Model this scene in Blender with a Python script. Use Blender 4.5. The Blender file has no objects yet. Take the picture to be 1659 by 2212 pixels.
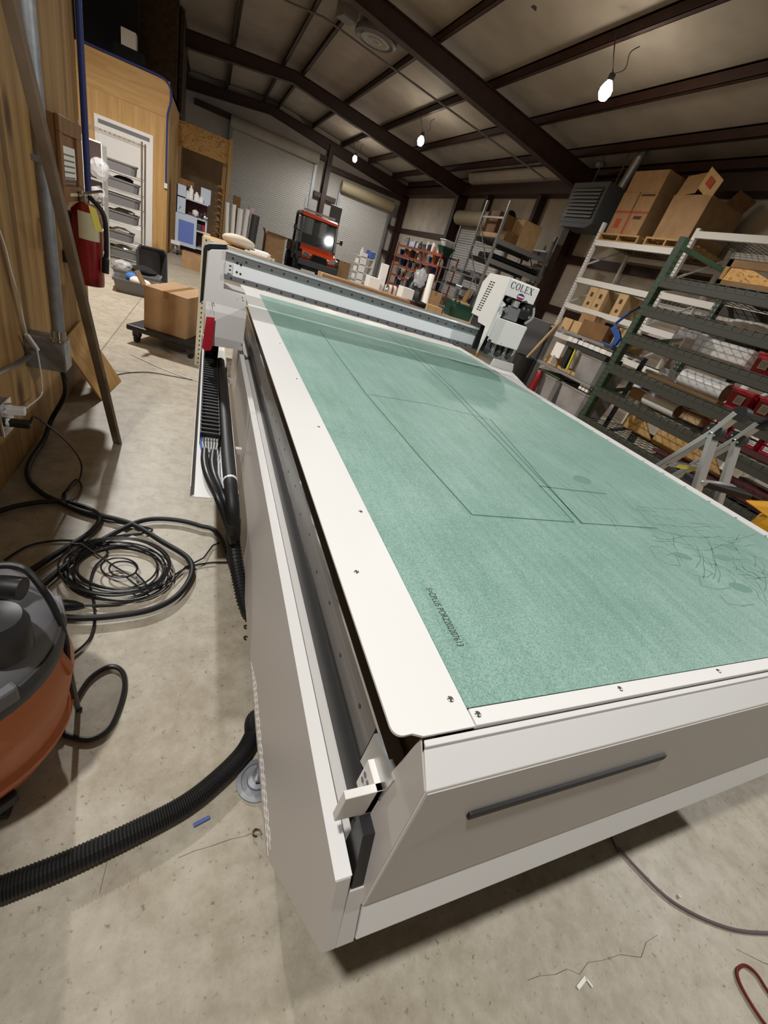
import bpy, bmesh, math, random
from mathutils import Vector, Matrix
random.seed(7)
PI = math.pi
SC = bpy.context.scene
COL = SC.collection
# ------------------------------------------------------------------ camera
F = 893.816; CX, CY = 829.5, 1106.0
R = Matrix(((0.90290122, -0.31570425, 0.29171942), (0.06315827, -0.57385498, -0.81651791), (0.42518281, 0.75565951, -0.49819502)))
CAM = Vector((0, 0, 1.39))
cam = bpy.data.cameras.new('camera'); camo = bpy.data.objects.new('camera', cam); COL.objects.link(camo)
cam.sensor_fit = 'HORIZONTAL'; cam.sensor_width = 36; cam.lens = 36 * F / 1659; cam.clip_start = .02; cam.clip_end = 100
camo.matrix_world = Matrix(((R[0][0], -R[1][0], -R[2][0], CAM.x), (R[0][1], -R[1][1], -R[2][1], CAM.y), (R[0][2], -R[1][2], -R[2][2], CAM.z), (0, 0, 0, 1)))
SC.camera = camo
RT = R.transposed()
def U(u, v, x=None, y=None, z=None):
    """where the line of sight through a photo point meets a real plane of the place"""
    r = RT @ Vector((u - CX, v - CY, F))
    if z is not None: t = (z - CAM.z) / r.z
    elif x is not None: t = (x - CAM.x) / r.x
    else: t = (y - CAM.y) / r.y
    return CAM + r * t
# ------------------------------------------------------------------ materials
def lin(c):
    if isinstance(c, str):
        c = [int(c[i:i+2], 16) / 255 for i in (0, 2, 4)]
    return tuple(x / 12.92 if x <= .04045 else ((x + .055) / 1.055) ** 2.4 for x in c) + (1,)
MATS = {}
def mat(name, c, rough=.5, metal=0, c2=None, scale=5, stretch=(1, 1, 1), detail=4, bump=0, bscale=None, spec=.5, emit=0, alpha=1, trans=0, lo=.35, hi=.65, c3=None, coord='Object', coat=0):
    if name in MATS: return MATS[name]
    m = bpy.data.materials.new(name); m.use_nodes = True; MATS[name] = m
    nt = m.node_tree; N = nt.nodes; L = nt.links; b = N['Principled BSDF']
    b.inputs['Base Color'].default_value = lin(c); b.inputs['Roughness'].default_value = rough; b.inputs['Metallic'].default_value = metal
    b.inputs['Specular IOR Level'].default_value = spec; b.inputs['Coat Weight'].default_value = coat
    if alpha < 1: b.inputs['Alpha'].default_value = alpha
    if trans: b.inputs['Transmission Weight'].default_value = trans
    if emit: b.inputs['Emission Color'].default_value = lin(c); b.inputs['Emission Strength'].default_value = emit
    if c2 or bump:
        tc = N.new('ShaderNodeTexCoord'); mp = N.new('ShaderNodeMapping'); mp.inputs['Scale'].default_value = stretch
        L.new(tc.outputs[coord], mp.inputs['Vector'])
        nz = N.new('ShaderNodeTexNoise'); nz.inputs['Scale'].default_value = scale; nz.inputs['Detail'].default_value = detail
        L.new(mp.outputs[0], nz.inputs['Vector'])
        if c2:
            cr = N.new('ShaderNodeValToRGB'); e = cr.color_ramp.elements
            e[0].position = lo; e[0].color = lin(c); e[1].position = hi; e[1].color = lin(c2)
            if c3:
                x = e.new((lo + hi) / 2); x.color = lin(c3)
            L.new(nz.outputs['Fac'], cr.inputs[0]); L.new(cr.outputs[0], b.inputs['Base Color'])
        if bump:
            src = nz
            if bscale:
                src = N.new('ShaderNodeTexNoise'); src.inputs['Scale'].default_value = bscale; src.inputs['Detail'].default_value = 3; L.new(mp.outputs[0], src.inputs['Vector'])
            bp = N.new('ShaderNodeBump'); bp.inputs['Strength'].default_value = bump; bp.inputs['Distance'].default_value = .01
            L.new(src.outputs['Fac'], bp.inputs['Height']); L.new(bp.outputs[0], b.inputs['Normal'])
    return m
def concrete():
    m = mat('concrete_floor', '9c8f7d', .5)
    nt = m.node_tree; N = nt.nodes; L = nt.links; b = N['Principled BSDF']
    tc = N.new('ShaderNodeTexCoord')
    def noise(s, d, r=.6):
        n = N.new('ShaderNodeTexNoise'); n.inputs['Scale'].default_value = s; n.inputs['Detail'].default_value = d; n.inputs['Roughness'].default_value = r
        L.new(tc.outputs['Object'], n.inputs['Vector']); return n
    def ramp(src, p0, c0, p1, c1):
        r = N.new('ShaderNodeValToRGB'); e = r.color_ramp.elements
        e[0].position = p0; e[0].color = lin(c0); e[1].position = p1; e[1].color = lin(c1); L.new(src.outputs['Fac'], r.inputs[0]); return r
    def mix(a, bb, fac=None, mode='MULTIPLY', f=1.0):
        x = N.new('ShaderNodeMix'); x.data_type = 'RGBA'; x.blend_type = mode; x.inputs[0].default_value = f
        L.new(a.outputs[0] if not hasattr(a, 'is_mix') else a.outputs[2], x.inputs[6]); L.new(bb.outputs[0], x.inputs[7]); return x
    r1 = ramp(noise(1.3, 6), .3, 'aaa08d', .7, 'beb5a4')
    r2 = ramp(noise(14, 8, .7), .35, 'dcd8d0', .65, 'ffffff')
    r3 = ramp(noise(60, 3), .27, '9a9184', .38, 'ffffff')
    x = N.new('ShaderNodeMix'); x.data_type = 'RGBA'; x.blend_type = 'MULTIPLY'; x.inputs[0].default_value = 1
    L.new(r1.outputs[0], x.inputs[6]); L.new(r2.outputs[0], x.inputs[7])
    y = N.new('ShaderNodeMix'); y.data_type = 'RGBA'; y.blend_type = 'MULTIPLY'; y.inputs[0].default_value = .8
    L.new(x.outputs[2], y.inputs[6]); L.new(r3.outputs[0], y.inputs[7])
    L.new(y.outputs[2], b.inputs['Base Color'])
    bp = N.new('ShaderNodeBump'); bp.inputs['Strength'].default_value = .15; bp.inputs['Distance'].default_value = .004
    L.new(noise(25, 6).outputs['Fac'], bp.inputs['Height']); L.new(bp.outputs[0], b.inputs['Normal'])
    return m
def plywood(name, a, bb, knot, sx=(9, 9, .55), ks=3.0):
    m = mat(name, a, .62)
    nt = m.node_tree; N = nt.nodes; L = nt.links; b = N['Principled BSDF']
    tc = N.new('ShaderNodeTexCoord'); mp = N.new('ShaderNodeMapping'); mp.inputs['Scale'].default_value = sx; L.new(tc.outputs['Object'], mp.inputs[0])
    n = N.new('ShaderNodeTexNoise'); n.inputs['Scale'].default_value = 1.6; n.inputs['Detail'].default_value = 6; n.inputs['Distortion'].default_value = .6; L.new(mp.outputs[0], n.inputs['Vector'])
    r = N.new('ShaderNodeValToRGB'); e = r.color_ramp.elements; e[0].position = .3; e[0].color = lin(a); e[1].position = .7; e[1].color = lin(bb); L.new(n.outputs['Fac'], r.inputs[0])
    mk = N.new('ShaderNodeMapping'); mk.inputs['Scale'].default_value = tuple(ks * (1 if s > 2 else .45) for s in sx); L.new(tc.outputs['Object'], mk.inputs[0])
    vo = N.new('ShaderNodeTexVoronoi'); vo.inputs['Scale'].default_value = 1; L.new(mk.outputs[0], vo.inputs['Vector'])
    kr = N.new('ShaderNodeValToRGB'); e = kr.color_ramp.elements; e[0].position = .05; e[0].color = (1, 1, 1, 1); e[1].position = .16; e[1].color = (0, 0, 0, 1); L.new(vo.outputs['Distance'], kr.inputs[0])
    x = N.new('ShaderNodeMix'); x.data_type = 'RGBA'; L.new(kr.outputs[0], x.inputs[0]); L.new(r.outputs[0], x.inputs[6]); x.inputs[7].default_value = lin(knot)
    L.new(x.outputs[2], b.inputs['Base Color'])
    return m
concrete()
plywood('plywood_wall', 'ab8852', '7c5b31', '4e3016')
plywood('plywood_pale', 'c8a064', 'b08444', '7a5024', ks=2.2)
plywood('plywood_cross', 'c8a064', 'ad8144', '8a5e30', sx=(.6, 9, 9), ks=1.2)
mat('osb', 'b48a4c', .7, c2='8a6230', scale=14, stretch=(1, 1, 3), detail=5, c3='c79a5a')
mat('osb_dark', '4a3320', .8, c2='33230f', scale=12, detail=5)
mat('lumber', 'b99560', .6, c2='a07c48', scale=3, stretch=(10, 10, .6))
mat('white_paint', 'e6e2dc', .38, spec=.4)
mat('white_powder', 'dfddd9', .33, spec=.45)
mat('white_powder_shaded', 'c6c1bb', .42, spec=.4)  # the white coat again, with shade mixed into its colour
mat('cream_metal', 'd9cfb4', .45)
mat('steel_red', '3a2018', .55, c2='2e1a14', scale=4)
mat('insulation', 'a79e93', .75, c2='9c9388', scale=2, bump=.25, bscale=6)
mat('wall_panel', 'b4afa8', .6, c2='aaa59e', scale=2, stretch=(1, 1, .2))
mat('wall_liner', 'b5aa9a', .7, c2='a59a8a', scale=2)
mat('rollup_grey', 'bdbab4', .5)
mat('drum_cream', 'a89a7c', .6)
mat('black_rubber', '121212', .55)
mat('black_plastic', '1a1a1b', .4)
mat('black_gloss', '0c0c0d', .2)
mat('dark_grey', '3a3a3c', .5)
mat('mid_grey', '6e6e70', .5)
mat('bin_grey', '6f6d6c', .55)
mat('light_grey', 'a8a6a2', .5)
mat('steel', 'a9a8a6', .28, metal=.9)
mat('brushed', '77736d', .35, metal=.75, c2='8d8880', scale=3, stretch=(30, .5, 30))
mat('chrome', 'd6d6d6', .12, metal=1)
mat('galv', 'a3a5a8', .5, metal=.7, c2='8f9194', scale=20)
mat('alu', 'c4c4c2', .32, metal=.75)
mat('brown_steel', '4a3a2c', .45, metal=.4)
mat('cardboard', 'a2805a', .75, c2='94734d', scale=6)
mat('cardboard_dark', '7d5a34', .8, c2='6c4c2a', scale=6)
mat('cardboard_light', 'c3a274', .75, c2='b69466', scale=6)
mat('tape', '8a6a3c', .25)
mat('print_red', 'a8452c', .7)
mat('print_dark', '4a3524', .7)
mat('ext_red', '8a1116', .3, coat=.4)
mat('tote_red', 'b01c2e', .4)
mat('tag_yellow', 'd8cf4a', .6)
mat('label_cream', 'd6cba8', .7)
mat('paper', 'ece8e0', .7)
mat('blue_conduit', '2b3a78', .5)
mat('panel_blue', '5b6fb5', .5)
mat('cab_blue', 'b4c0cc', .5)
mat('bag_clear', 'd8d8d8', .15, alpha=.45, bump=.9, bscale=9)
mat('clear_plastic', 'b8b6b4', .3, alpha=.55)
mat('tote_clear', 'a8a4a0', .35, alpha=.75, c2='8c8884', scale=4)
mat('white_plastic', 'e2e0dc', .4)
mat('orange_vac', 'c9733f', .45, c2='bd6836', scale=8)
mat('orange_utv', 'd8481c', .3, coat=.5)
mat('glass_dark', '3c4440', .08, alpha=.6, spec=.6)
mat('tyre', '141414', .8)
mat('green_steel', '2f4a2c', .5, c2='243a22', scale=6)
mat('olive_beam', '2f3026', .5)
mat('wire', '3f453c', .45, metal=.4)
mat('green_tote', '1d4a3e', .4)
mat('orange_shelf', 'a04a30', .5)
mat('white_rack', 'd8d4cc', .45)
mat('grey_rack', '8c8a88', .45, metal=.3)
mat('heater_grey', '4c4e50', .5)
mat('blue_tool', '1f4f96', .35)
mat('yellow_bag', 'e0a21c', .5)
mat('maroon', '4a1418', .6)
mat('lamp_glow', 'fff2dc', .3, emit=60)
mat('led_white', 'f0f0f0', .3)
mat('plaque_brown', '8a6038', .6, c2='74502e', scale=5, stretch=(1, 8, 1))
mat('stick_brown', '7a6a58', .45, metal=.3, c2='6a5a48', scale=8)
mat('sack', 'c9bda8', .8, bump=.3)
mat('pink_plastic', 'b9a8ac', .5)
mat('blue_cloth', '3d6fb8', .8)
mat('cream_cloth', 'e6d8c8', .85)
mat('black_cloth', '161618', .9)
mat('cord_purple', '6a5a5c', .45)
mat('hose_red', '6a1c18', .4)
mat('line_dark', '43645a', .8)
mat('spot_green', '64887b', .8)
mat('line_soft', '5d7f73', .8)
mat('ink', '2a2e2c', .8)
mat('beam_white', 'f0f2f5', .4)
mat('alu_highlight', 'f0f0ee', .3, metal=.5)  # paler than plain alu, paints the highlight on the beam's top tube
mat('alcove_brown', '8a7458', .75, c2='7a6448', scale=3)
mat('foil', 'c8c4bc', .25, metal=.5, bump=.8, bscale=5)
mat('grime', '6b6050', .8)
mat('stuff_dark', '2a2826', .6)
def board():
    m = mat('board_green', '6f9a8c', .55, spec=.45)
    nt = m.node_tree; N = nt.nodes; L = nt.links; b = N['Principled BSDF']
    tc = N.new('ShaderNodeTexCoord')
    def noise(s, d, st=(1, 1, 1)):
        mp = N.new('ShaderNodeMapping'); mp.inputs['Scale'].default_value = st; L.new(tc.outputs['Object'], mp.inputs[0])
        n = N.new('ShaderNodeTexNoise'); n.inputs['Scale'].default_value = s; n.inputs['Detail'].default_value = d; n.inputs['Roughness'].default_value = .7; L.new(mp.outputs[0], n.inputs['Vector']); return n
    def ramp(n, p0, c0, p1, c1):
        r = N.new('ShaderNodeValToRGB'); e = r.color_ramp.elements; e[0].position = p0; e[0].color = lin(c0); e[1].position = p1; e[1].color = lin(c1); L.new(n.outputs['Fac'], r.inputs[0]); return r
    a = ramp(noise(330, 3), .26, '5a8578', .74, 'a9c2b8'); c = ramp(noise(3, 5), .35, 'e4ece8', .65, 'ffffff'); d = ramp(noise(2.5, 4, (14, 1, 1)), .4, 'eef2f0', .6, 'ffffff')
    x = N.new('ShaderNodeMix'); x.data_type = 'RGBA'; x.blend_type = 'MULTIPLY'; x.inputs[0].default_value = 1; L.new(a.outputs[0], x.inputs[6]); L.new(c.outputs[0], x.inputs[7])
    y = N.new('ShaderNodeMix'); y.data_type = 'RGBA'; y.blend_type = 'MULTIPLY'; y.inputs[0].default_value = 1; L.new(x.outputs[2], y.inputs[6]); L.new(d.outputs[0], y.inputs[7])
    L.new(y.outputs[2], b.inputs['Base Color'])
board()
# ------------------------------------------------------------------ mesh building
def V(*a): return Vector(a)
class MB:
    def __init__(s): s.b = bmesh.new()
    def quadstrip(s, rings, close=True, caps=True, smooth=True):
        vs = [[s.b.verts.new(p) for p in r] for r in rings]
        n = len(vs[0])
        for i in range(len(vs) - 1):
            for k in range(n if close else n - 1):
                f = s.b.faces.new((vs[i][k], vs[i][(k+1) % n], vs[i+1][(k+1) % n], vs[i+1][k])); f.smooth = smooth
        if caps and close:
            s.b.faces.new(list(reversed(vs[0]))); s.b.faces.new(vs[-1])
        return s
    def poly(s, pts):
        s.b.faces.new([s.b.verts.new(p) for p in pts]); return s
    def box(s, x0, x1, y0, y1, z0, z1, bev=0, M=None):
        pts = [V(x, y, z) for x in (x0, x1) for y in (y0, y1) for z in (z0, z1)]
        if M: pts = [M @ p for p in pts]
        v = [s.b.verts.new(p) for p in pts]
        fs = [s.b.faces.new([v[i] for i in q]) for q in ((0, 1, 3, 2), (4, 6, 7, 5), (0, 4, 5, 1), (2, 3, 7, 6), (0, 2, 6, 4), (1, 5, 7, 3))]
        if bev:
            es = {e for f in fs for e in f.edges}
            bmesh.ops.bevel(s.b, geom=list(es), offset=bev, segments=2, affect='EDGES', profile=.5)
        return s
    def cbox(s, c, sx, sy, sz, rz=0, bev=0, tilt=None):
        M = Matrix.Translation(c) @ Matrix.Rotation(rz, 4, 'Z')
        if tilt: M = M @ tilt
        return s.box(-sx/2, sx/2, -sy/2, sy/2, -sz/2, sz/2, bev, M)
    def prism(s, pts, axis, a, b_, bev=0):
        """2-D outline pushed along an axis: x -> (y,z), y -> (x,z), z -> (x,y)"""
        def P(p, t): return V(t, *p) if axis == 'x' else (V(p[0], t, p[1]) if axis == 'y' else V(p[0], p[1], t))
        A = [s.b.verts.new(P(p, a)) for p in pts]; B = [s.b.verts.new(P(p, b_)) for p in pts]
        n = len(pts); fs = [s.b.faces.new(A), s.b.faces.new(list(reversed(B)))]
        for i in range(n): fs.append(s.b.faces.new((A[i], B[i], B[(i+1) % n], A[(i+1) % n])))
        if bev:
            bmesh.ops.bevel(s.b, geom=list({e for f in fs for e in f.edges}), offset=bev, segments=2, affect='EDGES', profile=.5)
        return s
    def bar(s, p, q, w, h=None, bev=0, up=V(0, 0, 1)):
        h = h or w; p = V(*p); q = V(*q); d = (q - p); l = d.length; d.normalize()
        if abs(d.dot(up)) > .98: up = V(0, 1, 0)
        x = d.cross(up).normalized(); y = x.cross(d).normalized()
        M = Matrix(((x.x, d.x, y.x, p.x), (x.y, d.y, y.y, p.y), (x.z, d.z, y.z, p.z), (0, 0, 0, 1)))
        return s.box(-w/2, w/2, 0, l, -h/2, h/2, bev, M)
    def tube(s, pts, r, seg=8, smooth=True, sub=0, rfun=None):
        pts = [V(*p) for p in pts]
        if sub: pts = spline(pts, sub)
        rings = []; prev = None
        for i, p in enumerate(pts):
            d = (pts[min(i+1, len(pts)-1)] - pts[max(i-1, 0)]).normalized()
            if prev is None:
                x = d.cross(V(0, 0, 1)); x = d.cross(V(0, 1, 0)) if x.length < .05 else x
            else: x = prev - d * prev.dot(d)
            x.normalize(); y = d.cross(x); prev = x
            rr = rfun(i, r) if rfun else r
            rings.append([p + (x * math.cos(2*PI*k/seg) + y * math.sin(2*PI*k/seg)) * rr for k in range(seg)])
        return s.quadstrip(rings, smooth=smooth)
    def cyl(s, p, q, r, seg=16, r2=None):
        r2 = r if r2 is None else r2
        p = V(*p); q = V(*q); d = (q - p).normalized(); x = d.cross(V(0, 0, 1)); x = V(1, 0, 0) if x.length < .05 else x.normalized(); x = (x - d * x.dot(d)).normalized(); y = d.cross(x)
        ring = lambda c, rr: [c + (x * math.cos(2*PI*k/seg) + y * math.sin(2*PI*k/seg)) * rr for k in range(seg)]
        return s.quadstrip([ring(p, r), ring(q, r2)])
    def lathe(s, prof, o, seg=24, axis='z', sx=1, sy=1):
        o = V(*o); rings = []
        for r, h in prof:
            r = max(r, 1e-4)
            rings.append([o + (V(math.cos(2*PI*k/seg)*r*sx, math.sin(2*PI*k/seg)*r*sy, h) if axis == 'z' else (V(h, math.cos(2*PI*k/seg)*r, math.sin(2*PI*k/seg)*r) if axis == 'x' else V(math.cos(2*PI*k/seg)*r, h, -math.sin(2*PI*k/seg)*r))) for k in range(seg)])
        return s.quadstrip(rings)
    def ball(s, c, r, sx=1, sy=1, sz=1, sub=2, jit=0, rot=0):
        d = bmesh.ops.create_icosphere(s.b, subdivisions=sub, radius=r)
        M = Matrix.Rotation(rot, 3, 'Z')
        for v in d['verts']:
            p = v.co * (1 + random.uniform(-jit, jit)); v.co = V(*c) + M @ V(p.x*sx, p.y*sy, p.z*sz)
        for f in {f for v in d['verts'] for f in v.link_faces}: f.smooth = True
        return s
    def build(s, name, m, parent=None, sharp=40):
        b = s.b; bmesh.ops.recalc_face_normals(b, faces=b.faces)
        xs = [v.co for v in b.verts]
        lo = V(*(min(p[i] for p in xs) for i in range(3))); hi = V(*(max(p[i] for p in xs) for i in range(3)))
        base = V((lo.x+hi.x)/2, (lo.y+hi.y)/2, lo.z)
        for v in b.verts: v.co -= base
        me = bpy.data.meshes.new(name); b.to_mesh(me); b.free(); me.materials.append(MATS[m])
        if any(p.use_smooth for p in me.polygons):
            try: me.set_sharp_from_angle(angle=math.radians(sharp))
            except Exception: pass
        return link(name, me, base, parent)
WL = {}
def link(name, me, base, parent=None):
    o = bpy.data.objects.new(name, me); COL.objects.link(o)
    if parent:
        o.parent = parent; o.location = base - WL[parent.name]
    else: o.location = base
    WL[o.name] = V(*base); return o
def spline(pts, n):
    out = []
    P = [pts[0]] + list(pts) + [pts[-1]]
    for i in range(1, len(P) - 2):
        a, b, c, d = P[i-1], P[i], P[i+1], P[i+2]
        for k in range(n):
            t = k / n
            out.append(.5 * ((2*b) + (c-a)*t + (2*a-5*b+4*c-d)*t*t + (3*b-a-3*c+d)*t**3))
    out.append(P[-2]); return out
def thing(name, label, cat, loc=(0, 0, 0), group=None):
    o = bpy.data.objects.new(name, None); COL.objects.link(o); o.location = loc; o.empty_display_size = .05; WL[o.name] = V(*loc)
    return tag(o, label, cat, group)
def tag(o, label, cat, group=None):
    o['label'] = label; o['category'] = cat
    if group: o['group'] = group
    return o
def struct(o): o['kind'] = 'structure'; return o
def stuff(o): o['kind'] = 'stuff'; return o
def dup(root, loc, rz=None, label=None, group=None, scale=None):
    r = root.copy(); COL.objects.link(r); r.location = loc; WL[r.name] = V(*loc)
    if rz is not None: r.rotation_euler = (0, 0, rz)
    if scale: r.scale = scale
    if label: r['label'] = label
    if group: r['group'] = group
    for ch in list(root.children):
        c = ch.copy(); COL.objects.link(c); c.parent = r
        for g in list(ch.children):
            d = g.copy(); COL.objects.link(d); d.parent = c
    return r
def swatch(o, m):
    """give a copy its own mesh in another colour"""
    o.data = o.data.copy(); o.data.materials.clear(); o.data.materials.append(MATS[m])
def text(name, s, size, M, m, parent, ext=.0004, font=None, sx=1):
    cu = bpy.data.curves.new(name, 'FONT'); cu.body = s; cu.size = size; cu.extrude = ext; cu.align_x = 'CENTER'; cu.align_y = 'CENTER'
    t = bpy.data.objects.new('t', cu); COL.objects.link(t); bpy.context.view_layer.update()
    me = bpy.data.meshes.new_from_object(t); bpy.data.objects.remove(t)
    me.transform(M @ Matrix.Diagonal((sx, 1, 1, 1))); me.materials.clear(); me.materials.append(MATS[m])
    c = M.translation.copy()
    me.transform(Matrix.Translation(-c)); me.name = name
    return link(name, me, c, parent)
def carton(label, x0, x1, y0, y1, z0, z1, m='cardboard', group=None, rz=0, tape=True, name='cardboard_box', flap=False, pr=None):
    c = V((x0+x1)/2, (y0+y1)/2, z0); sx, sy, sz = x1-x0, y1-y0, z1-z0
    t = thing(name, label, 'box', c, group)
    M = Matrix.Translation(c)
    b = MB()
    if flap:
        w = .006
        for a in ((-sx/2, -sx/2+w, -sy/2, sy/2), (sx/2-w, sx/2, -sy/2, sy/2), (-sx/2, sx/2, -sy/2, -sy/2+w), (-sx/2, sx/2, sy/2-w, sy/2)): b.box(*a, 0, sz, 0, M)
        b.box(-sx/2, sx/2, -sy/2, sy/2, 0, .01, 0, M)
        b.build('carton_body', m, t)
        f = MB()
        f.bar(c + V(0, -sy/2, sz), c + V(0, -sy/2-.1, sz+.08), sx*.96, .006).build('flap', m, t)
        f = MB(); f.bar(c + V(-sx/2, 0, sz), c + V(-sx/2-.06, 0, sz+.12), sy*.96, .006).build('flap', m, t)
        f = MB(); f.bar(c + V(sx/2, 0, sz), c + V(sx/2+.1, 0, sz+.06), sy*.96, .006).build('flap', m, t)
    else:
        b.box(-sx/2, sx/2, -sy/2, sy/2, 0, sz, .004, M); b.build('carton_body', m, t)
        if tape:
            b = MB(); e = .0015; w = .025
            if sx > sy: b.box(-sx/2-e, sx/2+e, -w, w, sz-.06, sz+e, 0, M)
            else: b.box(-w, w, -sy/2-e, sy/2+e, sz-.06, sz+e, 0, M)
            b.build('packing_tape', 'tape', t)
    if pr:
        for side, mm, q in pr:
            b = MB(); u0, u1, v0, v1 = q
            if side == 'x': b.box(-sx/2-.002, -sx/2, -sy/2+u0*sy, -sy/2+u1*sy, v0*sz, v1*sz, 0, M)
            else: b.box(-sx/2+u0*sx, -sx/2+u1*sx, -sy/2-.002, -sy/2, v0*sz, v1*sz, 0, M)
            b.build('printed_mark', mm, t)
    t.rotation_euler = (0, 0, rz)
    return t
# ------------------------------------------------------------------ the setting
RX, FY = 8.45, 23.15
def zc(x): return 5.27 - .095 * abs(x - 1.93)
struct(MB().box(-7, RX+.15, -4, FY+.15, -.1, 0).build('floor', 'concrete_floor'))
b = MB(); b.prism([(1.93, 5.27), (RX+.1, zc(RX+.1)), (RX+.1, zc(RX+.1)+.06), (1.93, 5.33), (-6.5, zc(-6.5)+.06), (-6.5, zc(-6.5))], 'y', -3.5, FY+.15)
struct(b.build('ceiling', 'insulation'))
struct(MB().prism([(-3.5, 0), (FY+.1, 0), (FY+.1, zc(RX)), (-3.5, zc(RX))], 'x', RX, RX+.1).build('wall_right', 'wall_liner'))
struct(MB().prism([(-6.5, 0), (RX, 0), (RX, zc(RX)), (1.93, 5.27), (-6.5, zc(-6.5))], 'y', FY, FY+.1).build('wall_far', 'wall_panel'))
struct(MB().box(-.93, -.79, -1.6, 4.0, 0, 2.5).build('wall_left', 'plywood_wall'))
struct(MB().box(-2.5, -2.4, 4.0, 12.25, 0, 4.85).build('wall_recess', 'plywood_wall'))
struct(MB().box(-2.4, -.93, 3.88, 4.0, 0, 4.9).build('wall_return', 'plywood_wall'))
struct(MB().box(-2.4, -.87, 12.25, 12.35, 0, 2.44).build('wall_partition_lower', 'plywood_pale'))
struct(MB().box(-2.4, -.87, 12.25, 12.35, 2.442, 3.0).build('wall_partition_upper', 'plywood_cross'))
struct(MB().box(-.97, -.87, 12.35, 15.5, 0, 2.98).build('wall_partition_side', 'plywood_pale'))
struct(MB().box(-4.6, -.87, 12.35, 18.3, 2.9, 2.98).build('roof_slab', 'osb_dark'))
struct(MB().box(-.95, -.87, 16.2, 18.3, 2.98, 4.95).build('wall_loft_side', 'osb_dark'))
struct(MB().box(-4.6, -.87, 18.2, 18.3, 2.98, 4.9).build('wall_loft_end', 'osb_dark'))
struct(MB().box(-4.6, -1.5, 13.2, 13.3, 2.98, 5.0).build('loft_shade_screen', 'black_cloth'))  # added black screen, stands in for the unlit space above the loft
struct(MB().box(-1.9, -.87, 14.2, 14.3, 2.98, 5.0).build('wall_loft_rear', 'osb_dark'))
struct(MB().box(-.87, .4, 15.5, 15.56, 2.27, 2.8).build('wall_header', 'osb'))
struct(MB().box(.36, .45, 15.46, 15.58, 0, 2.84).build('trim_1', 'lumber'))
struct(MB().box(-.87, .4, 17.6, 17.7, 0, 2.8).build('wall_alcove', 'alcove_brown'))
struct(MB().box(-.97, -.87, 15.5, 17.6, 0, 2.8).build('wall_alcove_side', 'lumber'))
# saw-cut joints in the slab
def joint(p, q, n=''):
    a = U(*p, z=0); c = U(*q, z=0); d = (c - a).normalized(); a -= d*.02
    struct(MB().bar(a + V(0, 0, .0006), c + V(0, 0, .0006), .006, .001).build('floor_line', 'grime'))
joint((205, 775), (309, 640)); joint((385, 556), (432, 567)); joint((240, 800), (300, 806))
def crack(P, w=.0009):
    Q = [U(u, v, z=.0004) for u, v in P]; b = MB()
    for p, q in zip(Q, Q[1:]):
        d = (q-p).normalized(); n = V(-d.y, d.x, 0) * w * random.uniform(.5, 1.2); b.poly([p+n, p-n, q-n, q+n])
    struct(b.build('floor_crack_line', 'grime'))
crack([(385, 1853), (420, 1838), (455, 1828), (500, 1812), (530, 1806), (560, 1793)])
crack([(1140, 2118), (1165, 2108), (1200, 2105), (1225, 2093), (1252, 2105), (1270, 2079), (1300, 2075), (1340, 2062), (1385, 2068), (1396, 2035), (1420, 2020)])
crack([(1590, 2050), (1620, 2065), (1650, 2080), (1680, 2090)]); crack([(225, 1800), (232, 1860), (215, 1930)], .0008)
# frames: columns and rafters of dark red steel
def rafter(y):
    b = MB()
    for s in (1, -1):
        n = 12; top = []; bot = []
        for i in range(n+1):
            x = 1.93 + s * 6.4 * i / n; zt = zc(x) - .2; top.append((x, zt)); bot.append((x, zt - (.27 + .16 * i / n)))
        b.prism(top + bot[::-1], 'y', y-.006, y+.006)
        for line in (top, bot):
            b.prism([line[0], line[-1], (line[-1][0], line[-1][1]-.014), (line[0][0], line[0][1]-.014)], 'y', y-.11, y+.11)
    return struct(b.build('roof_beam', 'steel_red'))
for y in (10.4, 17.05, 22.95): rafter(y)
def column(x, y, top, w=.28, fl=.2):
    b = MB(); b.box(x-w, x, y-.006, y+.006, 0, top); b.box(x-w-.012, x-w, y-fl/2, y+fl/2, 0, top); b.box(x-.012, x, y-fl/2, y+fl/2, 0, top)
    return struct(b.build('steel_column', 'steel_red'))
for y in (10.4, 17.05): column(8.42, y, 4.3, .36, .24)
column(8.42, 22.95, 4.3)
def endpost(x, top): return struct(MB().box(x-.1, x+.1, 22.85, 22.86, 0, top).box(x-.1, x+.1, 23.1, 23.11, 0, top).box(x-.006, x+.006, 22.86, 23.1, 0, top).build('steel_column', 'steel_red'))
endpost(4.52, 4.72)
for x in (2.2, 3.6, 4.95, 6.2, 7.45, 8.3, 1.65, .3, -1.05, -2.4, -3.75):
    t = zc(x) + .0; s = .035
    b = MB(); b.box(x-.005, x+.005, -3.4, FY-.02, t-.2, t); b.box(x-.07, x+.005, -3.4, FY-.02, t-.2, t-.193); b.box(x-.005, x+.07, -3.4, FY-.02, t-.03, t-.008)
    b.box(x-.07, x-.064, -3.4, FY-.02, t-.2, t-.178)
    struct(b.build('roof_purlin_beam', 'steel_red'))
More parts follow.
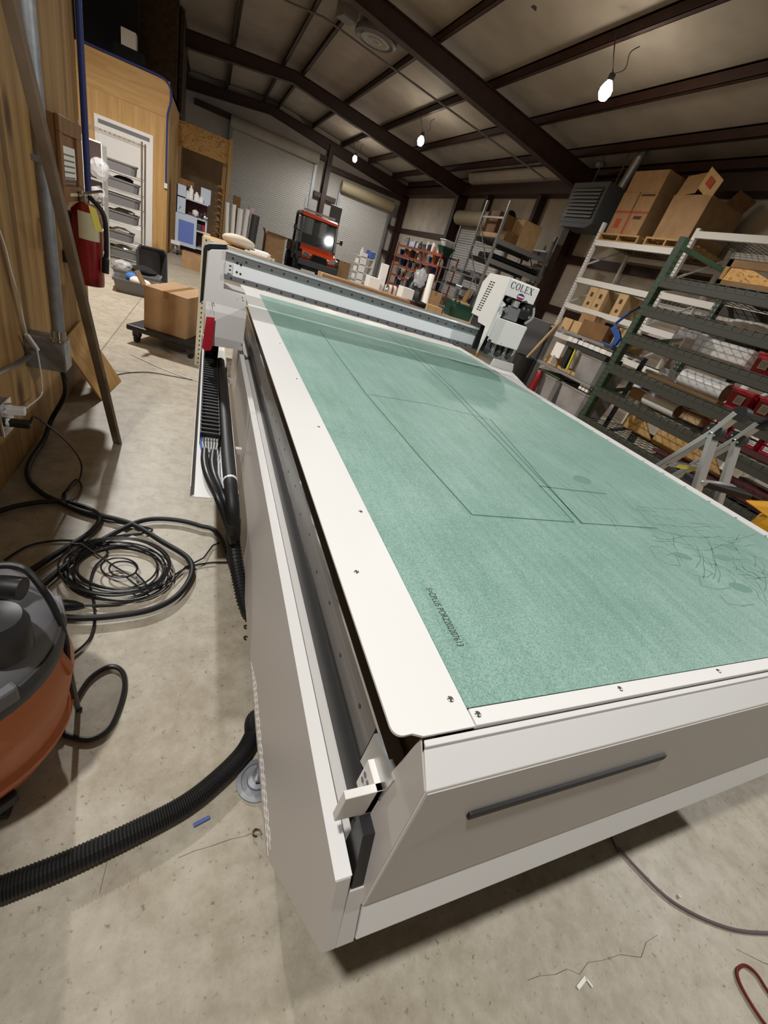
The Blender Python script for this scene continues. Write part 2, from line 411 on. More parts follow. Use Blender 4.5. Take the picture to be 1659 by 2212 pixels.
# wall girts
for z in (1.62, 2.78):
    struct(MB().box(8.37, 8.449, 2, 23, z-.09, z+.09).build('girt_beam', 'steel_red'))
struct(MB().box(8.1, 8.44, 2, 23, 4.1, 4.36).build('eave_beam', 'steel_red'))
for a, c, z in ((4.1, 5.1, 2.9), (7.85, 8.3, 2.75), (7.85, 8.3, 1.7), (-.8, 4.4, 4.2), (4.5, 8.4, 3.98)):
    struct(MB().box(a, c, 22.92, 23.12, z-.09, z+.09).build('girt_beam', 'steel_red'))
for y in (15.2, 12.3):
    struct(MB().box(8.2, 8.42, y-.08, y+.08, 3.3, 4.2).build('jamb_trim', 'steel_red'))
# doors
def rollup(name, a, c, top, plane, axis, drum, dm='drum_cream', slat=.075):
    n = int(top / slat); pr = []
    for i in range(n):
        z = i * slat; pr += [(0, z), (.016, z+.008), (.02, z+slat*.5), (.016, z+slat-.012)]
    pr += [(0, top), (-.02, top), (-.02, 0)]
    b = MB()
    if axis == 'x': b.prism([(plane - d, z) for d, z in pr], 'x', a, c)
    else: b.prism([(plane - d, z) for d, z in pr], 'y', a, c)
    o = struct(b.build(name, 'rollup_grey'))
    for e in (a, c):
        if axis == 'x': g = MB().box(e-.06, e+.06, plane-.06, plane+.03, 0, top+.2)
        else: g = MB().box(plane-.06, plane+.03, e-.06, e+.06, 0, top+.2)
        g.build('door_frame', 'galv', o)
    d = MB()
    if axis == 'x': d.lathe([(drum*.9, a-.05), (drum, a), (drum, c), (drum*.9, c+.05)], (0, plane-drum, top+drum*.8), 20, 'x')
    else: d.lathe([(drum*.9, a-.05), (drum, a), (drum, c), (drum*.9, c+.05)], (plane-drum, 0, top+drum*.8), 20, 'y')
    d.build('door_drum', dm, o)
    return o
rollup('door_2', .55, 4.0, 3.92, 23.05, 'x', .2, 'wall_panel')
rollup('door_3', 5.25, 7.72, 3.36, 23.05, 'x', .22)
rollup('door_4', 13.2, 16.6, 3.25, 8.38, 'y', .22)
o = struct(MB().box(-2.08, -1.2, 12.2, 12.24, 0, 1.95, .003).build('door_1', 'white_paint'))
MB().box(-2.14, -2.08, 12.18, 12.25, 0, 2.01).box(-1.2, -1.14, 12.18, 12.25, 0, 2.01).box(-2.14, -1.14, 12.18, 12.25, 2.01, 2.07).build('door_frame', 'white_paint', o)
MB().box(-2.08, -1.2, 12.19, 12.25, 1.95, 2.01).build('door_gap_shade', 'mid_grey', o)  # grey strip painting the shaded gap above the door
MB().cyl((-2.02, 12.2, .95), (-2.02, 12.13, .95), .03).build('door_knob', 'steel', o)
# loose insulation edge over the right wall
struct(MB().prism([(8.0, 4.42), (8.4, 4.34), (8.42, 4.62), (7.9, 4.64)], 'y', 10.9, 16.4).build('ceiling_insulation_strip', 'insulation'))
# ------------------------------------------------------------------ lamps
def lamp(x, y, z, e, seen, label=None):
    L = bpy.data.lights.new('bulb_light', 'SPOT'); L.energy = e; L.shadow_soft_size = .1; L.color = (1.0, .995, .982); L.spot_size = 3.05; L.spot_blend = .5
    lo = bpy.data.objects.new('bulb_light', L); COL.objects.link(lo)
    if not seen:
        lo.location = (x, y, z); return
    t = thing('hanging_lamp', label, 'lamp', (x, y, z), 'hanging lamps under the roof')
    lo.parent = t
    MB().lathe([(.0, -.1), (.05, -.09), (.085, -.03), (.085, .03), (.05, .09), (.03, .1)], (x, y, z), 20).build('bulb', 'lamp_glow', t)
    MB().lathe([(.03, .1), (.045, .11), (.045, .18), (.02, .2)], (x, y, z), 16).build('lamp_socket', 'black_plastic', t)
    zt = zc(x) - .2
    MB().tube([(x, y, z+.18), (x-.12, y, z+.35), (x-.18, y+.05, zt)], .008, 6, sub=5).build('hanging_chain', 'dark_grey', t)
    MB().tube([(x, y, z+.18), (x+.16, y, z+.3), (x+.13, y, z+.45), (x+.2, y-.05, zt)], .007, 6, sub=5).build('power_cord', 'dark_grey', t)
EL = 700
lamp(4.95, 6.86, 4.25, EL, 1, 'largest glowing lamp on chains, nearest the camera, above the boxes on the white rack')
lamp(4.95, 13.7, 4.25, EL*1.3, 1, 'glowing lamp second along the roof row, hanging by the second rafter')
lamp(4.95, 20.4, 4.25, EL*2.2, 1, 'smallest glowing lamp of the row, hanging before the far wall')
lamp(-1.09, 6.86, 4.25, EL, 0)
lamp(4.95, .05, 4.25, EL*.47, 0)
lamp(-1.09, .05, 4.25, EL*.5, 0)
w = bpy.data.worlds.new('World'); SC.world = w; w.use_nodes = True
w.node_tree.nodes['Background'].inputs[0].default_value = (1, .98, .96, 1); w.node_tree.nodes['Background'].inputs[1].default_value = .12
SC.view_settings.view_transform = 'Standard'; SC.view_settings.look = 'None'; SC.view_settings.gamma = 1; SC.view_settings.exposure = .45
try: SC.view_settings.use_curve_mapping = False
except Exception: pass
# things fixed to the roof
t = thing('round_medallion', 'round woven grey disc fixed under the roof between the purlins', 'ceiling disc', U(812, 84, z=5.0))
c = U(812, 84, z=5.02)
MB().lathe([(.02, .1), (.4, .1), (.44, .05), (.44, -.02), (.38, -.05), (.33, .0), (.02, .02)], c, 36).build('rim_disc', 'mid_grey', t)
MB().lathe([(.3, -.01), (.3, -.04), (.24, -.05), (.2, -.02)], c, 36).lathe([(.14, -.0), (.14, -.04), (.08, -.05), (.05, 0)], c, 24).build('inner_ring', 'light_grey', t)
p = [U(615, 0, y=13.2), U(700, 38, y=12.2), U(1000, 258, y=11.3), U(1180, 388, y=10.9)]
tag(MB().tube([p[0], p[1], p[2], p[3]], .018, 8).build('conduit_pipe', 'mid_grey'), 'long thin conduit pipe running slantwise under the rafters to the right wall', 'pipe')
a = U(1186, 395, x=8.35); tag(MB().tube([a, (8.35, a.y, a.z-.1), (8.35, a.y-.02, 2.0)], .014, 8).build('wall_conduit', 'light_grey'), 'thin vertical conduit on the right wall beside the grey heater', 'pipe')
c = U(752, 20, z=4.9); tag(MB().cbox(c, .3, .3, .3, .3, .01).build('junction_box', 'mid_grey'), 'grey junction box under the ridge at the top of the picture', 'box')
c = U(1153, 24, z=5.03); tag(MB().prism([(c.x+dx, c.y+dy) for dx, dy in ((-.05, -.04), (0, -.05), (.03, -.01), (.06, .02), (.05, .05), (.0, .03), (-.05, .03))], 'z', zc(c.x)-.004, zc(c.x)+.02).build('insulation_tear', 'dark_grey'), 'small dark torn mark in the roof insulation', 'tear')
# ------------------------------------------------------------------ the flatbed cutter
DZ = .93
mc = thing('flatbed_cutter', 'large white flatbed cutting machine with green bed and gantry', 'cutting machine', (1.2, 1.8, 0))
def arc(cx, cy, r, a0, a1, n=6): return [(cx + r*math.cos(a0+(a1-a0)*i/n), cy + r*math.sin(a0+(a1-a0)*i/n)) for i in range(n+1)]
# deck sheet on the left, with a rounded outer corner and the notch at the front
dk = MB().prism([(.353, .209), (.353, 3.4), (2.12, 3.4), (2.12, 3.62), (.2365, 3.62)] + arc(.2365+.014, .214+.014, .014, PI, 1.5*PI, 5) + [(.262, .2145), (.275, .209)], 'z', DZ-.004, DZ).build('deck_sheet', 'white_powder', mc)
scr = [(973, 1510), (770, 1235), (779, 1105), (688, 922), (640, 818), (604, 742), (902, 1556)]
sc0 = None
def rep(o, p, par=None):
    c = o.copy(); COL.objects.link(c); c.location = V(*p) - WL[(par or o.parent).name]; return c
for u, v in scr[:6]:
    c = U(u, v, z=DZ)
    if sc0 is None: sc0 = MB().lathe([(.0001, .0014), (.0025, .0014), (.0045, .0006), (.005, 0)], c, 12).build('deck_screw', 'steel', dk)
    else: rep(sc0, c)
fe = MB().box(.356, 2.12, .2095, .233, DZ-.012, DZ, .001).build('front_edge_rail', 'white_powder', mc)
for i in range(7): rep(sc0, (.366 + .288*i, .2235, DZ), fe).parent = fe
bd = MB().box(.3545, 2.09, .2345, 3.398, DZ-.02, DZ-.0008).build('cutting_bed', 'board_green', mc)
text('bed_serial', 'S=CPLUS PORZ202207613', .0185, Matrix.Translation((.3985, .396, DZ-.0006)) @ Matrix.Rotation(-PI/2, 4, 'Z'), 'ink', bd, .0001, sx=.62)
lines = [[(690, 712), (720, 755), (790, 850), (905, 985), (1020, 1112), (1240, 1128), (1100, 978), (960, 830), (840, 722)],
 [(795, 852), (920, 872), (1062, 907)], [(1060, 907), (1255, 1130), (1420, 1141)], [(1258, 1130), (1110, 975), (985, 845), (870, 735)],
 [(1165, 1050), (1230, 1058), (1311, 1067)], [(1212, 1046), (1240, 1062), (1262, 1086), (1290, 1098), (1318, 1120), (1334, 1145)], [(1265, 1058), (1295, 1080), (1310, 1100), (1335, 1130)],
 [(1480, 1230), (1500, 1243), (1528, 1247), (1540, 1238), (1520, 1228)], [(1510, 1247), (1515, 1265), (1550, 1273), (1578, 1270)],
 [(1555, 1285), (1570, 1303), (1600, 1309), (1630, 1305)], [(1402, 1182), (1416, 1205), (1448, 1220), (1470, 1222), (1460, 1200), (1430, 1182), (1405, 1180)],
 [(1440, 1200), (1452, 1195), (1465, 1203)], [(1310, 1040), (1370, 1100), (1420, 1105)], [(1375, 1095), (1450, 1100), (1500, 1103)], [(1375, 1098), (1400, 1125), (1450, 1140), (1480, 1160), (1400, 1140)]]
random.seed(3)
for i in range(46):
    u = random.uniform(1380, 1640); v = 1085 + (u-1380)*.38 + random.uniform(0, 75) + (0 if u < 1560 else 10)
    a = random.uniform(.1, .7); q = [(u, v)]
    for k in range(random.randint(5, 11)):
        a += random.uniform(-.45, .5); q.append((q[-1][0] + 11*math.cos(a), q[-1][1] + 8*math.sin(a)))
    lines.append(q)
b = MB(); zl = DZ-.0006
for k_, q in enumerate(lines):
    if k_ == 5: b.build('score_lines', 'line_dark', bd); b = MB()
    P = [U(u, v, z=zl) for u, v in q]
    P = [p for p in P if p.x < 2.075]
    for p, r in zip(P, P[1:]):
        d = (r - p)
        if d.length < 1e-4: continue
        d.normalize(); n = V(-d.y, d.x, 0) * (.0026 if k_ < 5 else .0013)
        b.poly([p+n, p-n, r-n, r+n])
b.build('score_scribble', 'line_soft', bd)
for u, v, rx, ry, a in ((1258, 1036, .05, .03, .3), (1475, 1201, .035, .017, -.2), (1563, 1205, .04, .017, 0), (1600, 1269, .045, .02, -.1), (1578, 1182, .04, .02, 0)):
    c = U(u, v, z=zl)
    if c.x < 2.05: MB().prism([(c.x + rx*math.cos(k/18*2*PI)*math.cos(a) - ry*math.sin(k/18*2*PI)*math.sin(a), c.y + rx*math.cos(k/18*2*PI)*math.sin(a) + ry*math.sin(k/18*2*PI)*math.cos(a)) for k in range(18)], 'z', zl-.0003, zl).build('worn_spot', 'spot_green', bd)
# right-hand edge: white clamp strip with dark gaps
b = MB(); y = .22
while y < 3.35:
    b.box(2.092, 2.118, y, y+.115, DZ-.008, DZ+.003, .001); y += .125
b.build('edge_clamps', 'white_powder', mc)
MB().box(2.09, 2.125, .215, 3.4, DZ-.03, DZ-.006).build('edge_channel', 'black_plastic', mc)
# frame below
fr = MB().box(.33, 2.06, .245, 3.6, .46, DZ-.022).build('machine_frame', 'brown_steel', mc)
MB().box(.30, .33, .26, 3.6, .5, .79).build('side_beam', 'mid_grey', mc)
for x, y in ((.42, .6), (1.95, .6), (.42, 2.1), (1.95, 2.1), (.42, 3.45), (1.95, 3.45)):
    lg = MB().box(x-.06, x+.06, y-.06, y+.06, .1, .47).build('machine_leg', 'dark_grey', mc)
c = U(545, 1690, z=.0)
def foot(x, y):
    f = MB().lathe([(.06, 0), (.06, .007), (.047, .008), (.045, .004), (.03, .004), (.028, .012), (.012, .014), (.012, .12)], (x, y, 0), 28).build('levelling_foot', 'galv', mc)
    MB().cyl((x, y, .03), (x, y, .042), .02, 6).build('foot_nut', 'steel', f)
for x, y in ((.235, .596), (.42, .6), (1.95, .6), (.42, 2.1), (1.95, 2.1), (.42, 3.45), (1.95, 3.45)): foot(x, y)
# linear rail on the left side: black rack, steel beam with holes, polished edges
MB().box(.283, .30, .23, 3.5, .605, .695).build('drive_rack', 'black_plastic', mc)
rl = MB().box(.286, .30, .30, 3.5, .695, .79).build('linear_rail', 'brushed', mc)
for i in range(26): MB().cyl((.2859, .36+.12*i, .75 - (.02 if i % 2 else 0)), (.2852, .36+.12*i, .75 - (.02 if i % 2 else 0)), .0045, 10).build('rail_hole', 'black_plastic', rl)
MB().box(.284, .31, .215, 3.5, .792, .80).box(.28, .305, .215, 3.5, .806, .809).build('polished_edge', 'chrome', mc)
MB().box(.31, .33, .22, 3.5, .80, .92).build('bearing_cover', 'brown_steel', mc)
MB().prism([(.215, .752), (.212, .815), (.285, .80), (.285, .72)], 'x', .2735, .286).build('rail_end_plate', 'alu', mc)
# left side panel with its prow
SP = .2235
yb = U(545, 862, x=SP).y
sp = MB().prism([(.1656, .64), (.12, .496), (.373, .113), (3.45, .113), (3.45, .64)], 'x', SP, SP+.0245, .0015).build('side_panel', 'white_powder_shaded', mc)
MB().box(SP-.0006, SP+.0255, .167, yb-.002, .6395, .6415).box(SP-.0006, SP+.0255, yb+.002, 3.45, .6395, .6415).build('panel_flange', 'white_powder', sp)
MB().prism([(.158, .6), (.12, .496), (.2, .37), (.26, .44), (.26, .6)], 'x', SP+.0245, .2775, .001).build('panel_return', 'white_powder_shaded', sp)
MB().box(SP+.0245, .30, .26, 3.5, .585, .6).build('inner_ledge', 'white_powder_shaded', sp)  # white ledge, the shade of the deck put into its colour
b = MB(); random.seed(1)
for row in range(5):
    y = .365 + .014*(row % 3)
    while y < .9 - .03*row:
        b.box(SP-.0006, SP, y, y+.028, .138+.012*row, .1403+.012*row); y += .04
b.build('vent_slots', 'white_paint', sp)  # raised white strips paint the lit cut edges of the slots
MB().box(SP-.0006, SP, yb-.0015, yb+.0015, .113, .64).build('panel_seam', 'dark_grey', sp)
# front fascia and the strip below it
capx = lambda u, v: (lambda p: (p.y, p.z))(U(u, v, x=.278))
k1 = [(.213, .918), (.169, .882), (.144, .572), capx(790, 1900), capx(811, 1806), capx(804, 1763)]
fa = MB().prism([(.2085, .9215), (.166, .884), (.143, .57), (.19, .57), (.2, .9215)], 'x', .278, 2.13, .0012).build('front_fascia', 'white_powder', mc)
MB().prism([(.212, .9195), (.168, .882), (.145, .572), (.162, .556), (.2, .60), (.226, .628), (.24, .66)], 'x', .2765, .2785, .0005).build('fascia_end_cap', 'white_powder_shaded', fa)
MB().prism([(.1436, .573), (.1655, .878), (.1645, .878), (.1426, .573)], 'x', .281, 2.127).build('fascia_face', 'white_powder_shaded', fa)  # shaded tone laid over the white front
MB().prism([(.1595, .784), (.1607, .797), (.153, .7972), (.152, .7842)], 'x', .378, .823, .002).build('black_brush_strip', 'black_rubber', fa)
MB().prism([(.1445, .566), (.12, .497), (.125, .49), (.2, .5), (.2, .566)], 'x', .2815, 2.13, .0015).build('front_skirt', 'white_powder', mc)
# bracket and black end of the rack
bk = MB().box(.2175, .2765, .2175, .229, .706, .774, .001).box(.264, .284, .2175, .262, .706, .774, .001).build('stop_bracket', 'white_paint', mc)
for y in (.24, .252): MB().cyl((.2638, y, .735), (.2630, y, .735), .0045, 12).cyl((.2638, y, .750), (.2630, y, .750), .0045, 12).build('bracket_slot', 'mid_grey', bk)
MB().prism([(.219, .70), (.192, .70), (.160, .60), (.215, .60)], 'x', .256, .2762, .001).build('rack_end_cover', 'black_plastic', mc)
# cable tray and energy chain
TZ = .45
ty = MB().box(0, .168, 1.44, 3.9, TZ-.003, TZ).box(-.002, 0, 1.44, 3.9, TZ-.003, TZ+.045).box(.168, .17, 1.44, 3.9, TZ-.003, TZ+.03).build('cable_tray', 'white_powder', mc)
for y in (1.9, 2.9): MB().box(.1, .21, y-.012, y+.012, TZ-.03, TZ-.004).build('tray_bracket', 'white_powder_shaded', mc)
ec = MB().box(.025, .105, 1.86, 3.35, TZ+.002, TZ+.012).build('energy_chain', 'black_plastic', mc)
base_l = None
for i in range(34):
    y = 1.87 + i*.044
    if base_l is None:
        b = MB(); b.box(.022, .028, y, y+.038, TZ+.005, TZ+.065, .002); b.box(.102, .108, y, y+.038, TZ+.005, TZ+.065, .002); b.box(.024, .106, y+.008, y+.022, TZ+.052, TZ+.064, .003)
        base_l = b.build('chain_link', 'black_plastic', ec)
    else:
        o = base_l.copy(); COL.objects.link(o); o.location.y += i*.044
MB().lathe([(.10, -.04), (.16, -.04), (.16, .04), (.10, .04)], (.066, 3.15, TZ+.17), 28, 'x').build('chain_loop', 'black_gloss', ec)
b = MB()
for i in range(6): b.tube([(.035+.012*i, 1.9, TZ+.03), (.035+.012*i, 1.82, TZ+.035), (.045+.008*i, 1.75, TZ+.03)], .0045, 6, sub=3)
b.build('white_wires', 'light_grey', ec)
MB().tube([(.03, 1.9, TZ+.04), (.028, 1.8, TZ+.035), (.04, 1.72, TZ+.03)], .004, 6, sub=3).build('blue_wires', 'blue_cloth', ec)
MB().tube([(.045, 1.77, TZ+.03), (.045, 1.66, TZ+.03), (.06, 1.54, TZ+.03), (.10, 1.43, TZ-.0), (.14, 1.39, TZ-.09), (.166, 1.40, TZ-.18)], .015, 10, sub=6).build('cable_bundle', 'black_plastic', ec)
MB().tube([(.08, 1.77, TZ+.03), (.075, 1.66, TZ+.03), (.085, 1.55, TZ+.03), (.115, 1.45, TZ+.01), (.15, 1.39, TZ-.05)], .014, 10, sub=6).build('cable_bundle', 'black_plastic', ec)
MB().tube([(.098, 1.77, TZ+.035), (.097, 1.66, TZ+.035), (.1, 1.55, TZ+.04), (.115, 1.46, TZ+.035)], .002, 5, sub=5).build('purple_wire', 'cab_blue', ec)
def corr(i, r): return r * (1.0 if i % 4 < 2 else .86)
pts = [(.13, 3.1, TZ+.04), (.132, 2.6, TZ+.04), (.134, 2.1, TZ+.04), (.136, 1.7, TZ+.04), (.14, 1.5, TZ+.04), (.15, 1.4, TZ-.01), (.158, 1.385, TZ-.08), (.164, 1.4, TZ-.13)]
cd = MB().tube(pts, .026, 14, sub=8).build('flexible_conduit', 'black_rubber', mc)
pts2 = [(.156, 1.385, .39), (.164, 1.4, .32), (.172, 1.44, .25), (.188, 1.36, .19), (.208, 1.29, .13), (.24, 1.22, .065), (.32, 1.15, .05)]
MB().tube(spline([V(*p) for p in pts2], 30), .029, 14, smooth=False, rfun=corr).build('corrugated_section', 'black_rubber', cd)
MB().lathe([(.0262, -.008), (.028, -.006), (.028, .006), (.0262, .008)], (.1405, 1.51, TZ+.04), 20, 'y').build('white_band', 'white_plastic', cd)
# gantry: left housing
gy = 2.8
gh = MB().prism([(.004, 1.15), (.018, 1.163), (.0935, 1.183), (.0935, .985), (.222, .982), (.2365, .672), (.036, .658), (.0, .9)], 'y', gy, gy+.28, .003).build('gantry_housing', 'white_powder', mc)
MB().prism([(-.02, .88), (-.02, 1.155), (-.012, 1.174), (.008, 1.186), (.095, 1.207), (.095, 1.188), (.016, 1.166), (.0, 1.15), (-.003, .9)], 'y', gy-.002, gy+.12).build('black_gasket', 'black_rubber', gh)
MB().prism([(gy, .668), (gy-.012, .72), (gy-.012, .86), (gy, .9)], 'x', .012, .234, .001).build('housing_fold', 'white_powder', gh)
for x, z in ((.225, .71), (.05, .90), (.20, .97)): MB().cyl((x, gy-.012, z), (x, gy-.016, z), .004, 10).build('housing_screw', 'steel', gh)
rt = MB().prism([(lambda p: (p.x, p.z))(U(u, v, y=gy-.028)) for u, v in ((446, 684), (464, 686), (459, 748), (455, 757), (442, 758), (436, 750))], 'y', gy-.03, gy-.026, .001).build('red_tag', 'tote_red', mc)
MB().tube([(.055, gy-.022, .85), (.045, gy-.015, .88), (.04, gy-.012, .905)], .0015, 5, sub=4).build('tag_wire', 'steel', rt)
# gantry: beam
bm = MB().box(.095, 2.13, gy, gy+.17, 1.038, 1.178, .002).build('gantry_beam', 'cab_blue', mc)
bm.data.materials[0] = MATS['beam_white']
r1 = MB().box(.093, 2.13, gy-.012, gy, 1.142, 1.168, .001).build('linear_guide', 'mid_grey', bm)
r2 = MB().box(.093, 2.13, gy-.012, gy, 1.04, 1.066, .001).build('linear_guide', 'mid_grey', bm)
MB().lathe([(.008, .093), (.008, 2.13)], (0, gy-.006, 1.178), 12, 'x').build('top_edge_tube', 'alu_highlight', bm)
MB().box(.093, 2.13, gy+.002, gy+.172, 1.178, 1.186).build('beam_top_cover', 'mid_grey', bm)
for r, z in ((r1, 1.153), (r2, 1.053)):
    g0 = MB().cyl((.13, gy-.012, z), (.13, gy-.0145, z), .005, 8).build('guide_bolt', 'black_plastic', r)
    for i in range(1, 28): c = g0.copy(); COL.objects.link(c); c.location.x += .07*i
for x, z in ((.155, 1.135), (.175, 1.131), (.157, 1.09), (.177, 1.086)): MB().cyl((x, gy, z), (x, gy-.002, z), .0058, 14).build('bolt_hole', 'black_plastic', bm)
pl = MB().box(.105, .133, gy-.012, gy-.003, 1.075, 1.128, .002).build('socket_plate', 'white_plastic', bm)
MB().box(.114, .126, gy-.0125, gy-.0115, 1.108, 1.116).box(.114, .126, gy-.0125, gy-.0115, 1.088, 1.096).build('socket_holes', 'dark_grey', pl)
MB().box(2.135, 2.3, gy+.04, gy+.28, .62, .88, .004).build('gantry_end_housing', 'white_powder', mc)
# catch tray right of the bed
a, c, d = U(*(980+540/6.636, 570+1450/6.636), z=.93), U(*(980+950/6.636, 570+1730/6.636), z=.93), U(*(980+860/6.636, 570+1540/6.636), z=.93)
MB().box(2.125, 2.2, .22, 3.6, .905, .925, .002).build('outer_deck_strip', 'white_powder', mc)
MB().prism([(2.2, 2.50), (2.2, 3.06), (2.44, 3.06), (2.32, 2.78), (2.2, 2.50)][:4], 'z', .90, .924).prism([(2.20, .925), (2.21, .985), (2.42, .985), (2.44, .925)], 'y', 3.04, 3.052, .001).build('catch_tray', 'white_powder', mc)
# cutting head
HX = 1.79
hd = MB().prism([(2.893, 1.529), (2.64, 1.535), (2.64, 1.43), (2.655, 1.2), (2.685, 1.034), (2.703, 1.217), (2.815, 1.221), (2.834, 1.255), (2.94, 1.257), (2.946, 1.464)], 'x', HX-.006, HX+.006, .001).build('cutting_head', 'white_powder', mc)
MB().prism([(2.64, 1.432), (2.64, 1.53), (2.65, 1.536), (2.893, 1.53), (2.946, 1.465), (2.946, 1.40), (2.9, 1.40), (2.9, 1.432)], 'x', HX+.006, 2.045, .004).build('head_cover', 'white_powder', hd)
MB().prism([(2.66, 1.44), (2.935, 1.44), (2.935, 1.06), (2.70, 1.06)], 'x', 2.06, 2.085).build('head_side_plate', 'black_plastic', hd)
MB().box(1.80, 2.06, 2.78, 2.93, 1.05, 1.44).build('head_back', 'black_plastic', hd)
b = MB()
for k in range(13):
    for q in range(2):
        z = 1.478 - k*.0155 + q*.0; y = 2.79 + q*.035 + k*.0035
        b.box(HX-.0075, HX-.0055, y, y+.024, z, z+.0065)
b.build('vent_slots', 'black_plastic', hd)
def serif_word(x, z, h, w, y):
    b = MB(); P = lambda pts: b.prism([(x + p*w, z + q*h) for p, q in pts], 'y', y-.0006, y)
    def ring(ox, n0, n1):
        rs = [math.radians(n0 + (n1-n0)*i/24) for i in range(25)]
        for a, c in zip(rs, rs[1:]):
            o = lambda t: (ox+.42+.42*math.cos(t), .5+.52*math.sin(t)); q = lambda t: (ox+.42+.27*math.cos(t), .5+.465*math.sin(t))
            P([o(a), o(c), q(c), q(a)])
    R_ = lambda a, c, d, e: P([(a, d), (c, d), (c, e), (a, e)])
    ring(0, 42, 318); R_(.70, .74, .66, .95); R_(.70, .74, .05, .32)
    ring(1.0, 0, 360)
    X = 2.0; R_(X+.08, X+.22, 0, 1); R_(X, X+.3, .95, 1); R_(X, X+.68, 0, .055); P([(X+.68, 0), (X+.72, .28), (X+.67, .28), (X+.6, .05)])
    X = 2.9; R_(X+.08, X+.22, 0, 1); R_(X, X+.62, .945, 1); R_(X, X+.66, 0, .055); R_(X+.2, X+.5, .48, .53); R_(X+.47, X+.51, .38, .63); P([(X+.58, 1), (X+.62, 1), (X+.64, .76), (X+.6, .76)]); P([(X+.66, 0), (X+.7, .26), (X+.65, .26), (X+.58, .05)])
    X = 3.75; P([(X+.04, 1), (X+.24, 1), (X+.82, 0), (X+.62, 0)]); P([(X+.68, 1), (X+.74, 1), (X+.16, 0), (X+.1, 0)])
    for c, e in ((0, 0), (.55, 0), (.0, .955), (.55, .955)): R_(X+c, X+c+.3, e, e+.045)
    return b
serif_word(1.812, 1.481, .04, .041, 2.6395).build('maker_name', 'black_plastic', hd)
cx, cz = 1.92, 1.452
ell = lambda s, lo, hi: [(cx + .031*s*math.cos(t), cz + .02*s*math.sin(t)) for t in [lo + (hi-lo)*i/14 for i in range(15)]]
em = MB().prism(ell(1, 0, 2*PI)[:-1], 'y', 2.6385, 2.6395).build('oval_emblem', 'blue_conduit', hd)
MB().prism(ell(.92, PI+.25, 2*PI-.25), 'y', 2.638, 2.6387).build('emblem_red', 'tote_red', em)
MB().box(cx-.026, cx+.026, 2.6378, 2.6386, cz-.003, cz+.005).build('emblem_band', 'white_paint', em)
MB().prism([(1.80, 1.40), (1.845, 1.385), (1.845, 1.30), (1.83, 1.285), (1.855, 1.285), (1.855, 1.155), (1.80, 1.165)], 'y', 2.66, 2.67, .001).build('head_front_plate', 'white_powder', hd)
MB().prism([(1.826, 2.655), (1.87, 2.615), (2.055, 2.615), (2.055, 2.68), (1.826, 2.68)], 'z', 1.135, 1.295, .003).build('lower_cover', 'white_powder', hd)
MB().box(1.838, 1.848, 2.652, 2.658, 1.19, 1.30).build('slot', 'black_plastic', hd)
MB().box(1.87, 1.985, 2.66, 2.76, 1.30, 1.385, .003).build('servo_motor', 'mid_grey', hd)
MB().box(1.90, 1.945, 2.65, 2.69, 1.385, 1.425, .004).build('camera_module', 'light_grey', hd)
MB().lathe([(.03, 0), (.045, .02), (.045, .07), (.03, .09)], (2.02, 2.68, 1.33), 16).build('pneumatic_valve', 'black_plastic', hd)
MB().cyl((1.84, 2.66, 1.40), (1.86, 2.66, 1.43), .015).build('cable_connector', 'black_plastic', hd)
MB().cyl((2.0, 2.66, 1.40), (2.04, 2.65, 1.42), .02).build('cable_connector', 'black_plastic', hd)
for x in (1.825, 1.85, 2.05): MB().cyl((x, 2.65, 1.34+.02*math.sin(x*90)), (x+.012, 2.645, 1.36), .012, 10).build('hose_fitting', 'chrome', hd)
b = MB().tube([(1.94, 2.645, 1.42), (1.965, 2.62, 1.44), (1.985, 2.63, 1.41)], .004, 6, sub=5).build('air_line', 'black_plastic', hd); b = MB().tube([(2.05, 2.65, 1.31), (2.075, 2.63, 1.36), (2.06, 2.64, 1.42)], .008, 8, sub=5)
b.build('air_line', 'light_grey', hd)
for i, x in enumerate((1.84, 1.89, 1.94, 1.99, 2.035)):
    MB().lathe([(.008, -.1), (.017, -.09), (.021, -.06), (.016, -.05), (.016, 0)], (x, 2.66, 1.15 - .012*(i % 2)), 14).build('tool_holder', 'steel' if i % 2 else 'dark_grey', hd)
MB().prism([(2.06, 1.28), (2.085, 1.29), (2.07, 1.1), (2.05, 1.08)], 'y', 2.645, 2.66).build('side_guard', 'light_grey', hd)
MB().cyl((1.905, 2.612, 1.15), (1.905, 2.6145, 1.15), .0055, 3).build('warning_sticker', 'tag_yellow', hd)
# ------------------------------------------------------------------ left wall and what hangs or leans there
Z8 = lambda x, y: (x/5.03, 640 + y/5.03)
ZT = lambda x, y: (x/4.608, y/4.608)
ZS = lambda x, y: (160 + x/5.53, 250 + y/5.53)
Z1 = lambda x, y: (x/3.318, y/3.318)
WX = -.79
ORD = ['first', 'second', 'third', 'fourth', 'fifth', 'sixth', 'seventh', 'eighth', 'ninth', 'tenth', 'eleventh', 'twelfth', 'thirteenth', 'fourteenth', 'fifteenth', 'sixteenth']
